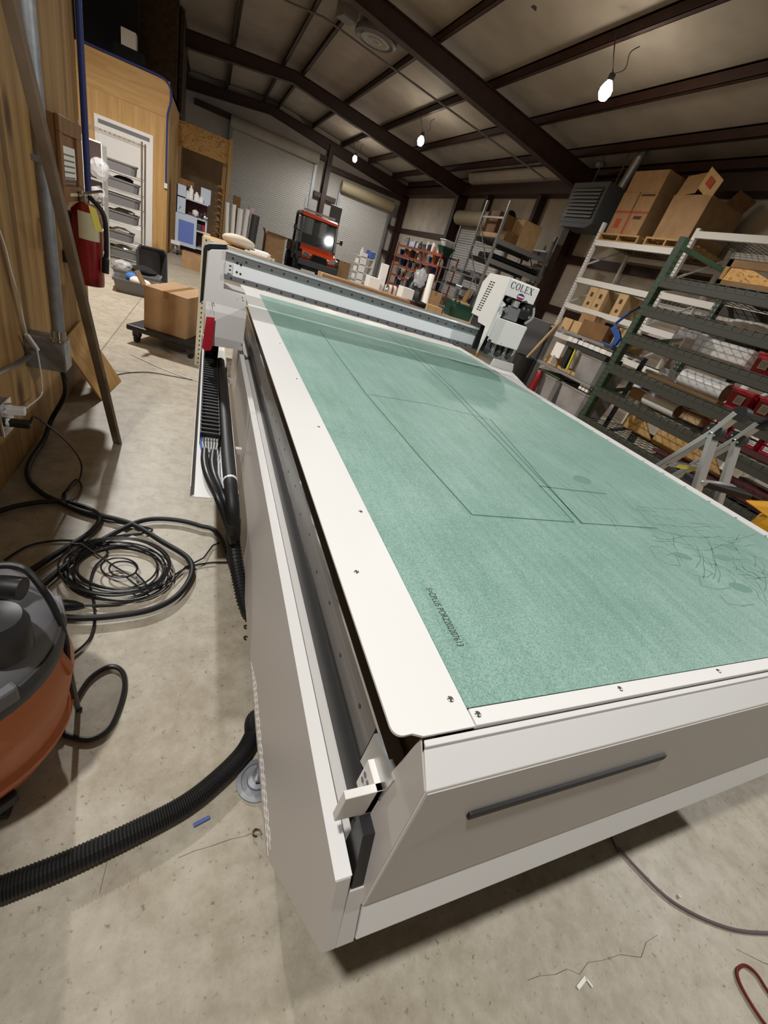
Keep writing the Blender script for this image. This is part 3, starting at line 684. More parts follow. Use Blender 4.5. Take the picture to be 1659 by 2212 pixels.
# blue hose / conduit on the wall end
tag(MB().tube([(WX+.035, 4.0, 0.66), (WX+.035, 4.0, 1.5), (WX+.035, 4.0, 4.6)], .019, 10).build('blue_pipe', 'blue_conduit'), 'thick blue pipe running up the end of the plywood wall behind the extinguisher', 'pipe')
r3 = [(-2.3, 12.22, 3.02), (-1.6, 12.22, 3.02), (-1.05, 12.22, 3.02), (-.9, 12.22, 2.97), (-.84, 12.21, 2.86), (-.835, 12.2, 2.72), (-.88, 12.2, 2.55), (-.895, 12.2, 2.4), (-.895, 12.2, 1.6), (-.89, 12.2, 1.35)]
bt = tag(MB().tube(r3, .018, 8, sub=5).build('blue_air_tube', 'blue_conduit'), 'thin blue tube laid along the top of the plywood room and down its corner', 'tube')
MB().box(-.925, -.865, 12.18, 12.24, 1.27, 1.36, .004).build('tube_valve', 'white_plastic', bt)
# electrical box, fat conduit, outlet box
nb = U(*Z8(690, 500), x=-.63); fb = U(*Z8(705, 845), x=-.63)
t = thing('junction_box', 'square grey steel electrical box on the plywood wall with a fat conduit above', 'electrical box', (WX+.08, nb.y+.06, fb.z))
y0 = (nb.y + fb.y)/2
MB().box(WX+.001, -.63, y0, y0+.13, fb.z, nb.z, .003).build('box_body', 'galv', t)
MB().box(-.632, -.627, y0+.005, y0+.125, fb.z+.004, nb.z-.004, .001).build('box_cover', 'galv', t)
bz0, bz1, by = fb.z, nb.z, y0
pc = U(*Z8(650, 490), z=bz1)
pc = U(*Z8(640, 440), z=bz1+.02); px_, py_ = pc.x, pc.y
t = thing('conduit_pipe', 'fat galvanised conduit rising up the plywood wall from the square box', 'pipe', (px_, py_, bz1))
MB().cyl((px_, py_, bz1+.03), (px_, py_, 4.8), .027, 20).build('pipe_shaft', 'galv', t)
MB().lathe([(.027, .0), (.037, 0), (.037, .01), (.03, .012), (.03, .03), (.031, .05), (.027, .05)], (px_, py_, bz1), 20).build('pipe_coupling', 'chrome', t)
for z in (1.3,): MB().box(px_-.03, px_+.03, py_-.03, py_+.03, z, z+.025, .002).build('pipe_strap', 'galv', t)
ob = U(*Z8(130, 1250), x=-.69)
t = thing('outlet_box', 'small steel outlet box low on the plywood wall with two plugs in it', 'outlet', (WX+.05, ob.y-.05, ob.z-.06))
MB().box(WX+.001, -.695, ob.y-.11, ob.y, ob.z-.065, ob.z+.06, .003).build('box_body', 'galv', t)
MB().box(-.695, -.688, ob.y-.115, ob.y+.005, ob.z-.07, ob.z+.065, .003).build('box_cover', 'chrome', t)
for dz in (.025, -.025): MB().lathe([(.0001, .006), (.017, .006), (.018, 0)], (-.688, ob.y-.055, ob.z+dz), 16, 'x').build('outlet_socket', 'white_plastic', t)
tag(MB().tube([(WX+.02, ob.y-.02, ob.z+.06), (WX+.02, ob.y+.05, ob.z+.1), (WX+.02, by-.06, bz0+.06), (WX+.03, by, bz0+.09)], .011, 8, sub=4).build('conduit_pipe', 'steel'), 'short thin steel conduit slanting from the outlet box to the square box', 'pipe')
# white charger cord
c1 = [(-8, 480), (10, 530), (25, 590), (40, 640), (50, 690), (58, 722)]
c2 = [(80, 755), (86, 790), (91, 830), (88, 855), (70, 868)]
t = thing('charger_cord', 'thin white charger cord with inline switch hanging down the plywood wall', 'cord', U(70, 740, x=-.74))
MB().tube([U(u, v, x=-.765) for u, v in c1], .0035, 6, sub=5).build('cord_upper', 'white_plastic', t)
MB().tube([U(u, v, x=-.73) for u, v in c2[:-1]] + [(-.64, ob.y-.02, ob.z+.028)], .0035, 6, sub=5).build('cord_lower', 'white_plastic', t)
a, c = U(57, 722, x=-.755), U(81, 756, x=-.735)
MB().bar(a, c, .022, .014, .004).build('inline_switch', 'white_plastic', t)
MB().bar((-.688, ob.y-.055, ob.z+.028), (-.63, ob.y-.045, ob.z+.03), .035, .03, .004).build('charger_plug', 'white_plastic', t)
# black plug cord
pz = [(42, 893), (75, 900), (110, 925), (150, 960), (175, 1000), (172, 1035), (150, 1055)]
P = [V(-.62, ob.y-.05, ob.z-.025)]
for (u, v), xx in zip(pz[1:], (-.60, -.57, -.54, -.52, -.52, -.53)):
    P.append(U(u, v, x=xx))
for u, v in ((136, 1068), (140, 1085), (165, 1075), (176, 1050), (165, 1036), (150, 1050), (140, 1070), (155, 1100), (230, 1125), (320, 1140), (318, 1150), (240, 1160), (170, 1180)):
    P.append(U(u, v, z=.012))
P = [V(p.x, p.y, max(p.z, .012)) for p in P]
t = tag(MB().tube(P, .0042, 8, sub=6).build('power_lead', 'black_plastic'), 'black power lead drooping from the lower plug of the outlet box to the floor', 'cord')
MB().bar((-.688, ob.y-.055, ob.z-.025), (-.615, ob.y-.05, ob.z-.025), .035, .03, .008).build('cord_plug', 'black_plastic', t)
# fat black cable from the box down to the floor
P = [V(px_+.0, by+.03, bz0), V(px_+.005, by+.02, bz0-.12)]
for (u, v), h in (((112, 905), .1), ((95, 950), .03), ((64, 1000), .02), ((62, 1035), .02), ((90, 1065), .02), ((130, 1085), .02), ((180, 1105), .02), ((280, 1130), .025), ((350, 1170), .025), ((405, 1205), .025), ((414, 1240), .025), ((385, 1285), .025), ((330, 1315), .025), ((250, 1330), .025), ((160, 1335), .025), ((70, 1325), .025)): P.append(U(u, v, z=h))
tag(MB().tube(P, .012, 10, sub=8).build('power_cable', 'black_rubber'), 'thick black cable dropping from the square box and looping wide over the floor', 'cable')
P = [U(u, v, z=.022) for u, v in ((-20, 1110), (50, 1090), (130, 1083), (190, 1098), (215, 1120), (195, 1150), (140, 1185), (70, 1230), (20, 1260), (-30, 1290))]
tag(MB().tube(P, .0115, 10, sub=8).build('power_cable', 'black_rubber'), 'thick black cable entering low beside the plywood wall and curling back behind the shop vacuum', 'cable')
P = [U(u, v, z=.025) for u, v in ((90, 1265), (170, 1200), (250, 1150), (310, 1124), (370, 1122), (430, 1135), (475, 1160))] + [V(.26, 1.2, .06), V(.4, 1.3, .2)]
tag(MB().tube(P, .0115, 10, sub=8).build('power_cable', 'black_rubber'), 'thick black cable arching from the coil towards the machine under the conduit', 'cable')
# the coil of thin black cable
random.seed(11)
cc = U(258, 1236, z=0); ex = (U(372, 1236, z=0) - cc); ey = (U(258, 1177, z=0) - cc)
P = []
for k in range(210):
    a = -k * .35; n = a / (2*PI)
    q = .96 - .10*(.5+.5*math.sin(n*2.3)) - (.22*max(0, math.sin(n*.9+1.0))) - (.45 if 6.2 < -n < 8.1 else 0)
    ox, oy = .10*math.sin(n*1.7), .10*math.cos(n*1.3)
    P.append(cc + ex * (math.cos(a)*q + ox) + ey * (math.sin(a)*q*1.02 + oy) + V(0, 0, .004 + .00022*k))
lead = [U(u, v, z=.02) for u, v in ((330, 1272), (400, 1225), (440, 1205), (480, 1170))] + [V(.26, 1.16, .12), V(.33, 1.2, .2)]
P += lead
coil = tag(MB().tube(P, .0036, 6, sub=2).build('cable_coil', 'black_plastic'), 'coil of thin black cable in many loops on the concrete floor', 'cable')
P2 = [U(u, v, z=.012) for u, v in ((180, 1308), (220, 1307), (265, 1303), (310, 1285), (350, 1262), (400, 1228), (450, 1216), (500, 1214))]
t = thing('extension_cord', 'black extension cord with a chunky plug lying below the cable coil', 'cord', U(180, 1308, z=0))
MB().tube(P2, .004, 8, sub=5).build('cord_line', 'black_plastic', t)
a, c = U(122, 1306, z=.02), U(180, 1308, z=.014); MB().tube([a, a+(c-a)*.3, a+(c-a)*.7, c], .02, 10, rfun=lambda i, r: (r, r, r*.8, r*.35)[i]).build('cord_plug', 'black_plastic', t)
P3 = [U(u, v, z=.01) for u, v in ((10, 1210), (60, 1180), (120, 1168), (180, 1170), (215, 1180), (232, 1195), (205, 1225), (195, 1260), (200, 1290), (205, 1330), (198, 1370), (180, 1395), (145, 1422))]
tag(MB().tube(P3, .0045, 8, sub=6).build('vacuum_cord', 'black_plastic'), 'black cord crossing the coil and curving back under the shop vacuum', 'cord')
P4 = [U(u, v, z=.008) for u, v in ((165, 1510), (195, 1465), (235, 1440), (262, 1448), (270, 1480), (258, 1530), (235, 1575), (195, 1597), (150, 1590), (120, 1575))]
tag(MB().tube(P4, .0075, 8, sub=6).build('vacuum_cord', 'black_plastic'), 'single open loop of black cord on the floor right beside the orange vacuum', 'cord')
# leaning metal bar
T = U(-41, -250, x=-.615)
tag(MB().bar((-.42, 2.66, .0), T, .042, .022, .002).build('metal_bar', 'stick_brown'), 'long dull brown metal bar leaning from the floor against the plywood wall', 'bar')
A = V(-.615, 3.28, .0); Bq = V(-.56, 3.72, 0); Tq = V(-.775, 3.12, .40); Tr = V(-.78, 3.62, .42)
b = MB(); n = (Bq - A).cross(Tq - A).normalized() * .012
b.quadstrip([[A, Bq, Tr, Tq], [A + n, Bq + n, Tr + n, Tq + n]], smooth=False)
tag(b.build('plywood_offcut', 'plywood_pale'), 'small pale plywood sheet leaning at the foot of the wall behind the brown bar', 'plywood sheet')
# plaque cabinet
fx = -.70
p0, p1, p2_ = U(*ZT(570, 1125), x=fx), U(*ZT(800, 1275), x=fx), U(*ZT(610, 2010), x=fx)
y0, y1, z1, z0 = p0.y, min(p1.y, 3.96), p0.z, p2_.z
t = thing('wall_plaque', 'brown wooden framed plaque with a paper notice hanging above the extinguisher', 'plaque', (fx, y0, z0))
MB().box(WX+.001, fx-.012, y0+.005, y1-.005, z0+.005, z1-.005).build('plaque_back', 'plaque_brown', t)
w = .07
MB().box(fx-.015, fx+.004, y0, y1, z1-w, z1, .004).box(fx-.015, fx+.004, y0, y1, z0, z0+w, .004).box(fx-.015, fx+.003, y0, y0+.05, z0+w, z1-w, .004).box(fx-.015, fx+.003, y1-.12, y1, z0+w, z1-w, .004).build('plaque_frame', 'plaque_brown', t)
MB().box(fx-.012, fx-.006, y0+.06, y1-.14, z0+.1, z1-.12).build('paper_notice', 'paper', t)
b = MB()
for k in range(7): b.box(fx-.0065, fx-.0055, y0+.08, y1-.16, z1-.16-.025*k, z1-.152-.025*k)
b.build('notice_text', 'mid_grey', t)
MB().box(fx-.004, fx+.006, y0+.12, y1-.16, z0+.025, z0+.04, .002).build('name_strip', 'label_cream', t)
# fire extinguisher
ec_ = U(190, 540, x=-.665); ex_, ey_ = -.665, ec_.y
t = thing('fire_extinguisher', 'red fire extinguisher with a yellow tag hung at the end of the plywood wall', 'fire extinguisher', (ex_, ey_, .47))
zb = U(197, 613, x=-.665).z; zt_ = U(180, 445, x=-.665).z
MB().lathe([(.03, 0), (.078, .006), (.08, .03), (.08, zt_-zb-.07), (.072, zt_-zb-.03), (.045, zt_-zb), (.025, zt_-zb+.015)], (ex_, ey_, zb), 28).build('cylinder', 'ext_red', t)
MB().lathe([(.025, 0), (.032, .01), (.032, .05), (.02, .06)], (ex_, ey_, zt_+.01), 16).bar((ex_, ey_, zt_+.06), (ex_+.09, ey_-.03, zt_+.1), .025, .012).bar((ex_, ey_, zt_+.04), (ex_+.08, ey_-.03, zt_+.04), .02, .01).build('valve_handle', 'chrome', t)
MB().tube([(ex_+.03, ey_-.02, zt_+.05), (ex_+.1, ey_-.05, zt_-.02), (ex_+.105, ey_-.05, zt_-.2), (ex_+.10, ey_-.05, zb+.18), (ex_+.095, ey_-.05, zb+.1)], .013, 10, sub=5, rfun=lambda i, r: r*(1 if i < 15 else 1.5)).build('hose', 'black_rubber', t)
b = MB(); r = .0812
for k in range(12):
    a0 = -1.9 + k*.12; a1 = a0 + .12
    b.poly([V(ex_+r*math.cos(a0), ey_+r*math.sin(a0), zb+.26), V(ex_+r*math.cos(a1), ey_+r*math.sin(a1), zb+.26), V(ex_+r*math.cos(a1), ey_+r*math.sin(a1), zb+.40), V(ex_+r*math.cos(a0), ey_+r*math.sin(a0), zb+.40)])
b.build('instruction_label', 'label_cream', t)
b = MB(); o_ = V(ex_+.125, ey_-.02, 0)
q = [U(*ZS(165, 1060), x=ex_+.12), U(*ZS(255, 1110), x=ex_+.12), U(*ZS(340, 1395), x=ex_+.12), U(*ZS(245, 1365), x=ex_+.12)]
b.quadstrip([q, [p + V(.002, 0, 0) for p in q]], smooth=False); b.build('inspection_tag', 'tag_yellow', t)
MB().box(WX+.001, ex_-.07, ey_-.03, ey_+.03, zt_-.15, zt_-.05).box(WX+.001, ex_-.05, ey_-.04, ey_+.04, zb+.1, zb+.16).build('wall_bracket', 'black_plastic', t)
# ------------------------------------------------------------------ recess: wire rack, organiser, bins
def tub(name, label, cat, c, sx, sy, h, m, rz=0, tap=.86, group=None, tilt=None, rim=True, wall=.008):
    c = V(*c); t = thing(name, label, cat, c, group)
    def ring(ax, ay, z): return [c + V(x*ax/2, y*ay/2, z) for x, y in ((-1, -.8), (-.8, -1), (.8, -1), (1, -.8), (1, .8), (.8, 1), (-.8, 1), (-1, .8))]
    b = MB(); w = wall*2
    b.quadstrip([ring(sx*tap, sy*tap, 0), ring(sx, sy, h), ring(sx-w, sy-w, h), ring(sx*tap-w, sy*tap-w, wall)], smooth=False); b.build('tub_body', m, t)
    if rim:
        b = MB(); e = .02; b.quadstrip([ring(sx-.001, sy-.001, h-.025), ring(sx+e, sy+e, h-.02), ring(sx+e, sy+e, h), ring(sx-.001, sy-.001, h+.001)], caps=False, smooth=False); b.build('tub_rim', m, t)
    t.rotation_euler = (tilt or (0, 0, rz)); return t
RY = 9.64
t = thing('wire_rack', 'chrome wire shelving rack of grey bins before the white door', 'shelving', (-1.5, RY+.22, 0))
for x in (-2.0, -1.06):
    for y in (RY, RY+.45): MB().cyl((x, y, 0), (x, y, 1.8), .014, 10).build('rack_post', 'chrome', t)
binz = []
for tl, br in (((340, 470), (725, 725)), ((400, 700), (755, 945)), ((365, 900), (765, 1130)), ((370, 1100), (750, 1320)), ((370, 1290), (690, 1530)), ((385, 1530), (750, 1740))):
    binz.append((U(*ZS(br[0], br[1]), y=RY).z, U(*ZS(br[0], br[1]-190), y=RY).z, U(*ZS(*br), y=RY).x))
for z in [1.76] + [q[0] - .012 for q in binz]:
    b = MB()
    for y in (RY, RY+.45): b.cyl((-2.0, y, z), (-1.06, y, z), .004, 6).cyl((-2.0, y, z-.03), (-1.06, y, z-.03), .003, 6)
    for i in range(2): b.cyl(((-2.0, -1.06)[i], RY, z), ((-2.0, -1.06)[i], RY+.45, z), .004, 6)
    for i in range(15): b.cyl((-1.96+.06*i, RY, z+.003), (-1.96+.06*i, RY+.45, z+.003), .002, 4)
    b.build('wire_shelf', 'chrome', t)
b = MB()
for i in range(9): b.cyl((-1.62+.065*i, RY-.006, 1.755), (-1.62+.065*i, RY-.03, 1.755), .01, 8)
b.build('shelf_clips', 'chrome', t)
for i, (z0, z1, x1) in enumerate(binz):
    tub('grey_bin', 'grey plastic bin on the %s wire shelf from the top' % ORD[i], 'bin', ((x1-1.62)/2, RY+.2, z0-.008), x1+1.62, .36, .14, 'bin_grey', group='grey bins on the wire rack', tap=.93)
    if i in (1, 3, 4, 5): tag(MB().ball(((x1-1.55)/2, RY+.2, z0+.13), .12, 1.3, .8, .5, 2, .2).build('stored_bag', 'black_cloth' if i == 1 else 'foil'), ('black crumpled bag heaped in' if i == 1 else 'shiny wrapped parts heaped in') + ' the bin on the %s wire shelf' % ORD[i], 'bag')
OX0, OX1, OY = -1.66, -1.40, 8.4
t = thing('drawer_tower', 'narrow white open storage tower beside the wire rack', 'shelf unit', (-1.53, OY+.2, 0))
MB().box(OX0, OX0+.055, OY, OY+.35, 0, 1.58, .003).box(OX1-.012, OX1, OY, OY+.35, 0, 1.55, .002).build('side_panel', 'white_plastic', t)
for z in (.03, .22, .52, .82, 1.12, 1.56): MB().box(OX0+.05, OX1-.01, OY, OY+.35, z-.008, z+.008, .002).build('shelf_board', 'white_plastic', t)
MB().box(OX0+.03, OX1-.01, OY+.34, OY+.35, .02, 1.56).build('back_panel', 'pink_plastic', t)
for i, (z, s) in enumerate(((1.26, .13), (.95, .11))): tag(MB().ball((-1.47+.03*(1-i), OY+.02, z), s, .9, 1, 1, 3, .12).build('plastic_bag', 'bag_clear'), 'clear crinkled plastic bag bulging from the %s compartment of the white tower' % ('top' if i == 0 else 'second'), 'bag')
bc = V(-.86, 7.2, .0)
fbn = tub('floor_bin', 'grey plastic bin on the floor holding blue and cream cloths', 'bin', bc, .52, .42, .17, 'bin_grey', rz=.1)
tag(MB().ball((-.92, 7.25, .17), .075, 1, 1, .9, 2, .08).build('blue_cloth', 'blue_cloth'), 'blue cloth bundle in the floor bin', 'cloth')
tag(MB().ball((-.84, 7.12, .16), .08, 1.1, 1, .8, 2, .06).build('cream_cloth', 'cream_cloth'), 'cream cloth bundle in the middle of the floor bin', 'cloth')
tag(MB().ball((-.74, 7.14, .15), .075, 1.0, 1, .8, 2, .06).build('cream_cloth', 'cream_cloth'), 'cream cloth bundle at the end of the floor bin nearest the dolly', 'cloth')
tub('floor_bin', 'second grey floor bin just behind the bin of cloths', 'bin', (-.92, 7.9, 0), .6, .42, .17, 'bin_grey')
tag(MB().ball((-.86, 7.9, .2), .13, 1.4, .8, .5, 2, .2).build('plastic_bag', 'black_cloth'), 'black crumpled bag in the floor bin behind the cloths', 'bag')
tag(MB().ball((-1.1, 7.85, .2), .11, 1.1, .8, .7, 3, .12).build('plastic_bag', 'bag_clear'), 'clear crumpled bag in the floor bin behind the cloths', 'bag')
sb = tub('upright_bin', 'dark grey ribbed bin standing on its end by the wire rack', 'bin', (-.83, 8.4, .22), .42, .52, .16, 'dark_grey', tilt=(PI/2*.94, 0, .5))
b = MB()
for k in range(9): b.box(-.83-.16, -.83+.16, 8.4-.2+.045*k, 8.4-.185+.045*k, .215, .221)
o = b.build('rib_pattern', 'mid_grey', None); o.parent = sb; o.location = o.location - V(-.83, 8.4, .22)
# dolly and carton
zd = .17
dc = V(-.24, 5.05, 0)
t = thing('platform_dolly', 'black low platform dolly carrying a cardboard box', 'dolly', dc)
MB().box(dc.x-.32, dc.x+.34, dc.y-.36, dc.y+.4, .115, .165, .012).build('platform', 'black_plastic', t)
for dx in (-.25, .27):
    for dy in (-.29, .33):
        f = MB().box(dc.x+dx-.03, dc.x+dx+.03, dc.y+dy-.03, dc.y+dy+.03, .06, .116).build('caster_fork', 'dark_grey', t)
        MB().cyl((dc.x+dx-.014, dc.y+dy, .045), (dc.x+dx+.014, dc.y+dy, .045), .045, 18).build('caster_wheel', 'black_rubber', f)
t.rotation_euler = (0, 0, -.35)
bz = U(325, 640, x=-.48).z
t = carton('plain cardboard box with shiny tape riding on the black dolly', dc.x-.18, dc.x+.22, dc.y-.30, dc.y+.32, .166, .545, rz=-.35)
b = MB().bar((dc.x-.18, dc.y-.3, .545), (dc.x-.24, dc.y-.31, .65), .12, .006); b.build('box_flap', 'cardboard', t)
# slotted-angle shelf behind the gantry
t = thing('slotted_shelf', 'cream slotted-angle shelf standing behind the gantry housing', 'shelf', (.4, 4.8, 0))
for i, (x, y) in enumerate(((-.045, 4.5), (.56, 4.5), (-.045, 5.1), (.56, 5.1))):
    sx = 1 if x < .3 else -1; sy = 1 if y < 4.8 else -1
    pb = MB().box(min(x, x+sx*.06), max(x, x+sx*.06), y-.002, y+.002, 0, 1.1).box(x-.002, x+.002, min(y, y+sy*.06), max(y, y+sy*.06), 0, 1.1).build('slotted_post', 'cream_metal', t)
    b = MB()
    for k in range(26):
        z = .03 + .042*k
        b.prism([(x+sx*.03-.008, z), (x+sx*.03, z-.012), (x+sx*.03+.008, z), (x+sx*.03, z+.01)], 'y', y-.0028, y+.0028) if i < 2 else None
        b.prism([(y+sy*.03-.008, z), (y+sy*.03, z-.012), (y+sy*.03+.008, z), (y+sy*.03, z+.01)], 'x', x-.0028, x+.0028)
    b.build('slot_pattern', 'dark_grey', pb)
MB().box(-.04, .56, 4.5, 5.1, 1.06, 1.085).build('shelf_board', 'lumber', t)
MB().box(.12, .56, 4.5, 5.1, .3, .32).build('shelf_board', 'lumber', t)
sc_ = U(515, 535, y=4.7)
tag(MB().ball((sc_.x, 4.75, 1.135), .085, 1.7, 1.1, .6, 3, .02).build('cloth_sack', 'sack'), 'plump beige cloth sack lying on the shelf behind the gantry', 'sack')
c = U(566, 558, y=4.75)
for k in range(3): tag(MB().cbox((c.x-.06+.02*k, 4.7+.03*k, 1.0895+.009*k), .2-.03*k, .2, .008, .15*k-.1).build('paper_sheet', 'paper'), ('lowest white sheet', 'middle white sheet', 'topmost white sheet')[k] + ' of three papers beside the beige sack', 'paper')
c = U(279, 88, y=12.95)
carton('dark crate on the flat roof of the plywood room under the white box', c.x-.25, c.x+.25, 12.8, 13.1, 2.981, c.z-.12, m='black_cloth', tape=False)
carton('small white box up on the flat roof of the plywood room', c.x-.12, c.x+.13, 12.82, 13.05, c.z-.119, c.z+.13, m='paper', tape=False)
# ------------------------------------------------------------------ alcove: tool cart, carton, rolls
CY_ = 12.9
ZP = lambda x, y: (360 + x/6.912, 370 + y/6.912)
q = lambda x, y, yy=CY_: U(*ZP(x, y), y=yy)
a, c_, d = q(150, 170), q(430, 700), q(430, 1180)
x0, x1 = a.x, d.x; z1 = a.z; zm = c_.z; z0 = d.z
t = thing('tool_cart', 'pale blue steel tool cart with a blue door panel in the alcove', 'tool cart', (x0+.3, CY_+.2, 0))
MB().box(x0, x0+.03, CY_, CY_+.5, .12, z1, .004).box(x0, x0+.2, CY_, CY_+.02, zm, z1, .004).build('back_panel', 'cab_blue', t)
dr = MB().box(x0, x1, CY_-.02, CY_, z0+.02, zm, .004).build('cart_door', 'cab_blue', t)
MB().box(x0+.07, x1-.06, CY_-.026, CY_-.019, z0+.1, zm-.12).build('door_panel', 'panel_blue', dr)
for z in (z0+.05, zm-.25, zm, (zm+z1)/2+.05): MB().box(x0, x1+.22, CY_, CY_+.5, z-.015, z+.015, .003).build('cart_shelf', 'cab_blue', t)
for x in (x1+.2,): MB().box(x-.02, x+.02, CY_, CY_+.03, .1, zm).build('cart_post', 'cab_blue', t)
MB().box(x0+.1, x1+.2, CY_+.48, CY_+.5, .1, z1-.1).build('rear_board', 'maroon', t)
for x in (x0+.06, x1+.15): MB().cyl((x-.02, CY_+.06, .05), (x+.02, CY_+.06, .05), .05, 14).build('cart_wheel', 'black_rubber', t)
MB().box(x0-.08, x0+.12, CY_-.06, CY_+.02, z0, z0+.08, .004).build('foot_tray', 'white_plastic', t)
zs = (zm+z1)/2+.065
its = [('bottle', 'white_plastic', 'white bottle with a tall neck', .05, .26, x0+.3), ('jar', 'white_plastic', 'short white jar', .06, .14, x0+.22), ('jar', 'paper', 'cream jar', .055, .17, x0+.42), ('jar', 'paper', 'small white tub', .05, .12, x0+.52)]
for n, m, l, r, h, x in its: tag(MB().lathe([(r, 0), (r, h*.7), (r*.5, h*.82), (r*.5, h)], (x, CY_+.12, zs), 14).build(n, m), l + ' on the upper shelf of the tool cart', n)
tag(MB().box(x0+.5, x0+.72, CY_+.2, CY_+.32, zs, zs+.3, .004).build('parts_case', 'cab_blue'), 'pale blue case standing on the upper shelf of the tool cart', 'case')
tag(MB().box(x0+.03, x0+.35, CY_+.1, CY_+.4, z1, z1+.12, .01).build('wooden_case', 'cardboard_dark'), 'brown case lying on top of the tool cart', 'case')
for i, (dx, m, l) in enumerate(((.08, 'dark_grey', 'dark hand tool'), (.42, 'white_paint', 'white coiled hose fitting'), (.62, 'chrome', 'shiny metal pump'), (.56, 'black_plastic', 'black hand tool'))):
    tag(MB().ball((x0+dx, CY_+.05, zm+.02+.08), .075, 1, .8, 1, 1, .25).build('hand_tool', m), l + ' on the middle shelf of the tool cart', 'tool')
for i, (dx, m, l) in enumerate(((.5, 'dark_grey', 'dark motor part'), (.62, 'tote_red', 'red parts tub'))):
    tag(MB().cbox((x0+dx, CY_+.12, zm-.16), .12, .1, .12, .2*i, .01).build('spare_part', m), l + ' on the lower shelf of the tool cart', 'part')

zt2 = U(395, 542, y=11.1).z
carton('small plain cardboard box on the floor before the blue tool cart', -.48, -.1, 11.05, 11.4, 0, max(zt2, .3))
lr = thing('lumber_rack', 'upright lumber rack with short arms behind the alcove post', 'rack', (.3, 16, 0))
MB().box(.24, .34, 15.79, 15.85, 0, 2.3).build('rack_upright', 'lumber', lr)
for k in range(8):
    a = q(800 - 6*k, 230 + 100*k, 15.35)
    MB().box(a.x-.12, a.x+.12, 15.75, 15.79, a.z-.045, a.z-.0155).build('rack_arm', 'lumber', lr)
    tag(MB().box(a.x-.05, a.x+.03, 15.33, 17.3, a.z-.015, a.z+.02).build('lumber_offcut', 'cardboard_light' if k % 2 else 'lumber'), 'stick of lumber on the post rack, %s from the top' % ORD[k], 'lumber stick', 'lumber sticks beside the alcove post')
ry = 14.9
for k, (u, v, r, m, l) in enumerate(((958, 480, .05, 'paper', 'cream paper roll standing at the post end of the bundle'), (1035, 505, .055, 'paper', 'cream paper roll second in the bundle by the post'), (1105, 560, .075, 'white_plastic', 'fat white wrapped roll in the middle of the bundle'), (1190, 560, .065, 'white_plastic', 'white wrapped roll leaning by the grey duct roll'), (1290, 640, .11, 'dark_grey', 'thick dark grey roll at the open end of the bundle'))):
    p = q(u, v, ry)
    o = tag(MB().lathe([(r*.6, 0), (r, .0), (r, p.z), (r*.55, p.z), (r*.5, p.z-.05)], (p.x, ry, 0), 18).build('standing_roll', m), l, 'roll', 'rolls standing by the roller door')
    o.rotation_euler = (0, .03*(k-2), 0)
tag(MB().box(q(1000, 400, ry+.1).x, q(1110, 400, ry+.1).x, ry+.1, ry+.3, 0, q(1050, 370, ry+.1).z, .01).build('cardboard_tube_box', 'cardboard_dark'), 'tall dark cardboard tube box behind the standing rolls', 'box')
p = q(1270, 560, ry+.15); tag(MB().cyl((p.x, ry+.15, 0), (p.x, ry+.15, p.z+.03), .1, 16).build('standing_roll', 'pink_plastic'), 'pinkish wrapped roll behind the dark grey roll', 'roll', 'rolls standing by the roller door')
# ------------------------------------------------------------------ shop vacuum and floor things
vx, vy = -.49, .80
t = thing('shop_vacuum', 'orange and grey shop vacuum on the concrete floor by the cable coil', 'vacuum cleaner', (vx, vy, 0))
MB().lathe([(.15, .045), (.2, .06), (.215, .1), (.222, .14), (.238, .145), (.24, .165), (.228, .175), (.246, .28), (.25, .31), (.24, .36), (.232, .40)], (vx, vy, 0), 48).build('tank', 'orange_vac', t)
MB().lathe([(.228, .395), (.238, .40), (.242, .43), (.236, .455), (.2, .46)], (vx, vy, 0), 48).build('tank_rim', 'dark_grey', t)
MB().lathe([(.232, .452), (.226, .475), (.19, .515), (.13, .535), (.12, .53), (.01, .53)], (vx, vy, 0), 48).build('lid', 'mid_grey', t)
mh = U(-14, 1345, z=.58); MB().lathe([(.055, .5), (.055, .57), (.045, .595), (.02, .6), (.01, .6)], (mh.x, mh.y, 0), 32).build('motor_head', 'black_plastic', t)
for a in (.35, -.75):
    c = V(vx + .222*math.cos(a), vy + .222*math.sin(a), .45)
    MB().cbox(c, .04, .075, .05, a, .008).build('lid_latch', 'mid_grey', t)
MB().prism([(vx+.19, .2), (vx+.254, .33), (vx+.235, .39), (vx+.225, .39)], 'y', vy-.012, vy+.012, .003).build('tank_lug', 'orange_vac', t)
hp = U(38, 1268, z=.56); MB().tube([hp + V(-.1, 0, -.03), hp + V(-.04, 0, .0), hp + V(.012, -.01, .004)], .026, 14, sub=4).build('hose_port', 'black_plastic', t)
MB().bar((vx-.16, vy-.06, .545), (vx+.0, vy+.08, .545), .035, .03, .01).build('carry_handle', 'black_plastic', t)
for a in (.6, 2.2, 3.8, 5.4):
    f = MB().cbox((vx+.2*math.cos(a), vy+.2*math.sin(a), .065), .05, .05, .04, a, .006).build('caster_fork', 'black_plastic', t)
    MB().cyl((vx+.2*math.cos(a)-.012, vy+.2*math.sin(a), .028), (vx+.2*math.cos(a)+.012, vy+.2*math.sin(a), .028), .028, 14).build('caster_wheel', 'black_rubber', f)
P = [U(u, v, z=h) for u, v, h in ((-10, 1222, .6), (30, 1222, .6), (62, 1236, .59), (100, 1285, .54), (125, 1332, .48), (142, 1385, .4), (147, 1430, .34), (158, 1490, .22), (168, 1530, .012), (172, 1532, .008))]
tag(MB().tube(P, .0075, 8, sub=6).build('vacuum_cord', 'black_plastic'), 'black cord draped over the vacuum lid and hanging down to the floor', 'cord')
